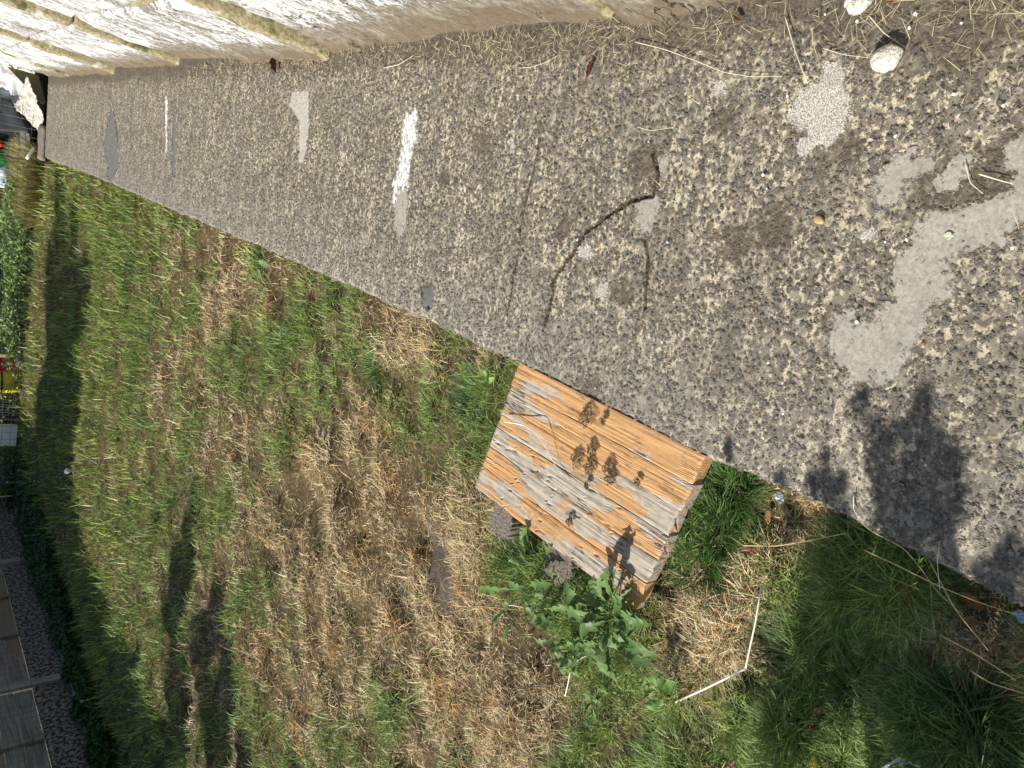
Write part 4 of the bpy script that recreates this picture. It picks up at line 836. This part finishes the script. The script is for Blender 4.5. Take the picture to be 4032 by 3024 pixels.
# compost sacks
for (px_, py_, r, c, lab) in [(-8, 645, .13, (.03, .62, .16), 'bright green plastic bag in the grass'), (20, 695, .16, (.72, .78, .84), 'white and pale blue plastic sack'), (-5, 565, .05, (.80, .04, .03), 'small red plastic object in tan grass')]:
    p_ = at_depth(px_, py_, 12.9); o = pebble('plastic_bag', (p_[0], p_[1], max(p_[2], ZL+r*.5)), r, r*.7, r*1.2, simple('bag', c, .35, .15, 12, .02, .5), int(px_)+20, .4); tag(o, lab, 'plastic bag')
p_ = at_depth(62, 735, 12.8); o = pebble('plastic_bag', p_, .16, .12, .12, M_dark, 31, .4); tag(o, 'black crumpled sack below the white one', 'plastic bag')
# yellow drum with black strap, lying crate, plank
def ring(cx, cy, cz, r, n_=24): return [(cx+r*math.cos(a*6.2832/n_), cy+r*math.sin(a*6.2832/n_), cz) for a in range(n_)]
dx_, dy_, dz_ = at_depth(100, 1500, 12.95); M_yel = simple('yellow_plastic', (.62, .52, .03), .45, .12, 8, .001, .5)
drum = empty('yellow_drum', (dx_, dy_, ZL), 'yellow plastic drum with a black strap behind the netting', 'drum')
def lathe(prof, n_=28):
    V = []; Fc = []
    for r, z_ in prof: V += ring(0, 0, z_, r, n_)
    for a in range(len(prof)-1):
        for q in range(n_): Fc.append((a*n_+q, a*n_+(q+1) % n_, (a+1)*n_+(q+1) % n_, (a+1)*n_+q))
    Fc += [tuple(range(n_))[::-1], tuple(range((len(prof)-1)*n_, len(prof)*n_))]; return V, Fc
V, Fc = lathe([(.15, .0), (.165, .015), (.175, .07), (.178, .075), (.178, .20), (.172, .21), (.178, .22), (.178, .5), (.16, .56), (.10, .60), (.10, .62)]); mesh('body', V, Fc, M_yel, drum, True)
V, Fc = lathe([(.181, .235), (.184, .24), (.184, .255), (.181, .26)]); mesh('strap', V, Fc, M_dark, drum, True)
V, Fc = lathe([(.07, .62), (.07, .66), (.06, .67)]); mesh('lid', V, Fc, M_dark, drum, True)
cx_, cy_, cz_ = at_depth(78, 1432, 13.0); M_red = simple('red_plastic', (.55, .02, .035), .4, .15, 8, .001, .5)
crate = empty('red_crate', (cx_, cy_, ZL+.03), 'red perforated plastic crate standing left of the yellow drum', 'crate')
parts = []
for xx_ in (-.15, .15): 
    for zz_ in np.arange(0, .34, .035): parts.append(box(xx_-.006, xx_+.006, -.12, .12, zz_, zz_+.018, .001))
for yy_ in (-.12, .12):
    for zz_ in np.arange(0, .34, .035): parts.append(box(-.15, .15, yy_-.006, yy_+.006, zz_, zz_+.018, .001))
    for xx_ in np.arange(-.15, .16, .0333): parts.append(box(xx_-.008, xx_+.008, yy_-.008, yy_+.0075, 0, .35, .001))
for yy_ in np.arange(-.12, .13, .04):
    for xx_ in (-.15, .15): parts.append(box(xx_-.008, xx_+.008, yy_-.009, yy_+.009, 0, .35, .001))
parts.append(box(-.148, .148, -.118, .118, .002, .012, .001)); V, Fc = join(parts); mesh('side_lattice', V, Fc, M_red, crate)
V, Fc = join([box(-.165, .165, -.135, -.118, .35, .375, .002), box(-.165, .165, .118, .135, .35, .375, .002), box(-.165, -.148, -.118, .118, .35, .374, .002), box(.148, .165, -.118, .118, .35, .374, .002)]); mesh('rim', V, Fc, M_red, crate)
px0 = at_depth(75, 1401, 12.75); V, Fc = box(px0[0]-.022, px0[0]+.022, px0[1]-.03, px0[1]+.03, px0[2]-.05, .9); o = mesh('wooden_stake', V, Fc, simple('pale_timber', (.62, .54, .38), .7, .15), None, False, (px0[0], px0[1], px0[2]-.05)); tag(o, 'pale upright timber stake between the weeds and the red crate', 'stake')
bx_, by_, bz_ = at_depth(-30, 1400, 13.2); 
px0 = at_depth(88, 1420, 12.9); o = pebble('dark_stone', (px0[0]+.03, px0[1]-.2, ZL+.03), .12, .08, .07, simple('stone_dark', (.12, .11, .10), .9), 41, .25); tag(o, 'dark stone at the foot of the red crate', 'stone')
# wire cage and things in it
def cage(p0, p1, y_, z1, lab):
    a = at_depth(60, p0, y_); b = at_depth(60, p1, y_); parts = []
    L = a[0]-b[0]; base = min(a[2], b[2])
    for q in range(12): x_ = b[0]+L*q/11; parts.append(tube([(x_-b[0], 0, 0), (x_-b[0]+.08, .0, z1)], .0055, None, None, None, 4))
    for q in range(9): z_ = z1*q/8; parts.append(tube([(.0+.08*q/8, 0, z_), (L+.08*q/8, 0, z_)], .0055, None, None, None, 4))
    V, Fc = join(parts); o = mesh('wire_shelf', V, Fc, M_wire); o.location = (b[0], b[1], ZL+.08); return tag(o, lab, 'wire rack')
cage(1556, 1668, 12.7, .62, 'black wire rack leaning next to the yellow drum')
a = at_depth(60, 1715, 12.75); V, Fc = box(-.17, .17, -.02, .02, 0, .42); o = mesh('white_tile', V, Fc, M_flake); o.location = (a[0], a[1], a[2]-.02); o.rotation_euler = (-.1, .05, .1); tag(o, 'white square tile standing half in sun behind the netting', 'tile')
a = at_depth(50, 1860, 12.9); V, Fc = box(-.26, .26, -.02, .02, 0, .7); o = mesh('slate_board', V, Fc, simple('slate', (.13, .15, .19), .6, .3, 6)); o.location = (a[0], a[1], ZL); o.rotation_euler = (-.08, 0, .05); tag(o, 'blue grey sheet standing in shade right of the white pipe', 'board')
a = at_depth(66, 1952, 12.7); o = tube([(a[0], a[1], a[2]), (a[0]+.01, a[1]+.02, a[2]+.9)], .014, M_flake, 'white_pipe', None, 8); tag(o, 'thin white upright pipe in the deep shade of the corner', 'pipe')
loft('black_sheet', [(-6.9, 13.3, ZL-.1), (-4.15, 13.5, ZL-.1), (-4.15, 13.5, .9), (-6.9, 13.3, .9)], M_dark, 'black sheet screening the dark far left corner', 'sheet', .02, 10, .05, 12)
o = tube([at_depth(141, 1272, 12.2), at_depth(60, 1254, 12.35), at_depth(-60, 1222, 12.6), at_depth(-400, 1150, 12.9)], .012, M_dark, 'guy_rope', None, 6); tag(o, 'taut black cord slanting down to the far edge of the lawn', 'cord')
o = tube([at_depth(148, 640, 11.6), at_depth(60, 622, 12.0), at_depth(-60, 600, 12.4)], .008, M_dark, 'guy_rope', None, 6); tag(o, 'thin dark cord beside the scrap boards near the path end', 'cord')
# hedge behind everything
n = 26000; X = RS.uniform(-9, 3, n); Y = 15.2+RS.normal(0, .35, n); Z = RS.rand(n)*2.0
hroot = empty('hedge', (-3, 15.2, ZL), 'dark green hedge beyond the far end of the garden', 'hedge')
o = leaves_stuff('foliage', X+3, Y-15.2, Z, .11, [(.03, .07, .015), (.09, .16, .04)], ''); link(o, hroot)

# dandelion clocks
M_seed = simple('seed_head', (.62, .60, .58), .8, .1, 40, .001, .2, 0, .3); M_stem = simple('clock_stem', (.35, .33, .16), .6)
for (hx, hy), (bx, by), r, lab in [((265, 1855), (338, 1853), .028, 'round grey dandelion clock standing alone on the shaded lawn'), ((28, 1900), (135, 1898), .014, 'spent dandelion head on the tallest stem by the fence corner'), ((74, 1852), (150, 1866), .012, 'spent dandelion head left of the slate board'), ((135, 1893), (190, 1912), .010, 'lower spent dandelion head in the far shade'), ((322, 2762), (425, 2730), .012, 'drooping spent dandelion by the mossy concrete fence base'), ((100, 2110), (175, 2103), .010, 'pale spent dandelion near the second fence post')]:
    gx_, gy_ = G(bx, by, ZL); hp = Vector(at_depth(hx, hy, gy_)); b0 = Vector((gx_, gy_, ZL)); root = empty('dandelion_clock', b0, lab, 'dandelion clock')
    hp = hp-b0; tube(curve((0, 0, 0), hp, .06, 10), .004, M_stem, 'stem', root, 5, .8)
    V = []; Fc = []
    for q in range(260):
        d = Vector((rnd.gauss(0, 1), rnd.gauss(0, 1), rnd.gauss(0, 1))).normalized(); s = d.orthogonal().normalized()*r*.035; t_ = d.cross(s); b_ = len(V)
        V += [hp+d*r*.15+s, hp+d*r*.15-s, hp+d*r, hp+d*r*.93+s*5, hp+d*r*.93-s*5, hp+d*r*1.02+t_*5]; Fc += [(b_, b_+1, b_+2), (b_+3, b_+4, b_+5)]
    mesh('seed_head', V, Fc, M_seed, root)

# ------------------------------------------------------------------ trees and shrub outside the frame that cast the shade
M_bark = simple('bark', (.12, .09, .06), .9, .4, 20, .02)
def tree(x0, y0, h, lobes, nleaf, size, lab, cat='tree', name='garden_tree', r=.09):
    root = empty(name, (x0, y0, ZL), lab, cat); parts = [tube([(0, 0, -.1), (.03, .02, h*.3), (-.03, .0, h*.6), (0, 0, h*.92)], r, None, None, None, 10, .25)]
    for (lx, ly, lz, lr) in lobes: parts.append(tube([(0, 0, lz*.45), ((lx-x0)*.5, (ly-y0)*.5, lz*.8), (lx-x0, ly-y0, lz)], r*.35, None, None, None, 6, .3))
    V, Fc = join(parts); mesh('trunk', V, Fc, M_bark, root, True)
    X = []; w_ = np.array([l[3]**2 for l in lobes]); w_ = w_/w_.sum()
    ch = RS.choice(len(lobes), nleaf, p=w_); d = RS.normal(0, 1, (nleaf, 3)); d /= np.linalg.norm(d, axis=1)[:, None]
    rad_ = RS.rand(nleaf)**.45*np.array([lobes[c][3] for c in ch])*(.75+.5*fbm(d[:, 0]*2+ch*3.1, d[:, 1]*2+d[:, 2]*1.5, 2))
    C0 = np.array([[l[0]-x0, l[1]-y0, l[2]] for l in lobes])[ch]; p = C0+d*rad_[:, None]
    o = leaves_stuff('crown', p[:, 0], p[:, 1], p[:, 2], size, [(.04, .09, .02), (.10, .18, .05)], ''); link(o, root)
def cast(px_, py_, xc, zt=ZL):
    """where a crown in the plane x = xc must be to shade this place"""
    gx_, gy_ = G(px_, py_, zt); t = (gx_-xc)/sdir.x; return (xc, gy_-sdir.y*t, zt-sdir.z*t-ZL)
def lob(l, xc): return [(*cast(a, b, xc), r) for a, b, r in l]
tree(-7.4, 9.2, 4.2, lob([(240, 1000, .45), (280, 1250, .55), (270, 1500, .62), (240, 1750, .62), (240, 820, .22), (300, 900, .22), (200, 2050, .6), (150, 2150, .6), (330, 1150, .28), (230, 700, .10), (215, 1400, .6), (250, 1930, .5), (200, 1200, .5), (170, 1750, .6), (300, 2120, .35)], -7.2), 34000, .10, 'dense garden tree rising behind the left fence')
tree(-7.3, 3.6, 3.0, lob([(760, 2000, .13), (740, 2150, .15), (700, 2280, .17), (860, 2420, .15), (680, 2430, .20), (800, 2560, .22), (900, 2640, .16), (700, 2720, .3), (860, 2850, .24), (960, 2980, .12), (620, 2050, .05)], -6.9), 7000, .07, 'smaller tree behind the nearer part of the left fence')
tree(-2.1, -.1, 1.5, [(*cast(a, b, xc, 0), r) for a, b, xc, r in [(3560, 1850, -1.75, .05), (3640, 1900, -1.75, .05), (3740, 1830, -1.75, .045), (3500, 1960, -1.75, .05), (3600, 2030, -1.8, .05), (3700, 2000, -1.8, .045), (3740, 2080, -1.8, .03), (3260, 1900, -1.75, .035), (3280, 1960, -1.75, .03), (3380, 1590, -1.6, .022), (3400, 1560, -1.6, .014), (3640, 1570, -1.65, .016), (3560, 1680, -1.7, .028), (3620, 1740, -1.7, .035), (3480, 1760, -1.7, .02), (3700, 1760, -1.7, .025), (3440, 1640, -1.7, .012), (3200, 1930, -1.8, .022), (3060, 1900, -1.7, .016), (2870, 1770, -1.6, .012), (3530, 2130, -1.8, .03), (3650, 2180, -1.8, .03), (3330, 2040, -1.8, .02), (3440, 1880, -1.75, .025),
     (3980, 2170, -1.85, .03), (3860, 2290, -1.85, .035), (3740, 2250, -1.85, .025), (3920, 2350, -1.9, .03), (3300, 2300, -2.0, .08), (3500, 2420, -2.0, .10), (3130, 2420, -2.0, .06), (3350, 2560, -2.1, .11), (3700, 2600, -2.1, .10), (3900, 2750, -2.2, .09), (3200, 2750, -2.2, .10), (3500, 2850, -2.2, .10), (3020, 2300, -2.0, .04), (3010, 2950, -2.3, .07), (2900, 2780, -2.2, .04), (3700, 2900, -2.3, .05)]], 2600, .030, 'leafy shrub standing left of the camera and shading the path corner', 'shrub', 'shrub', .03)

print('blades', len(lawn.data.polygons))
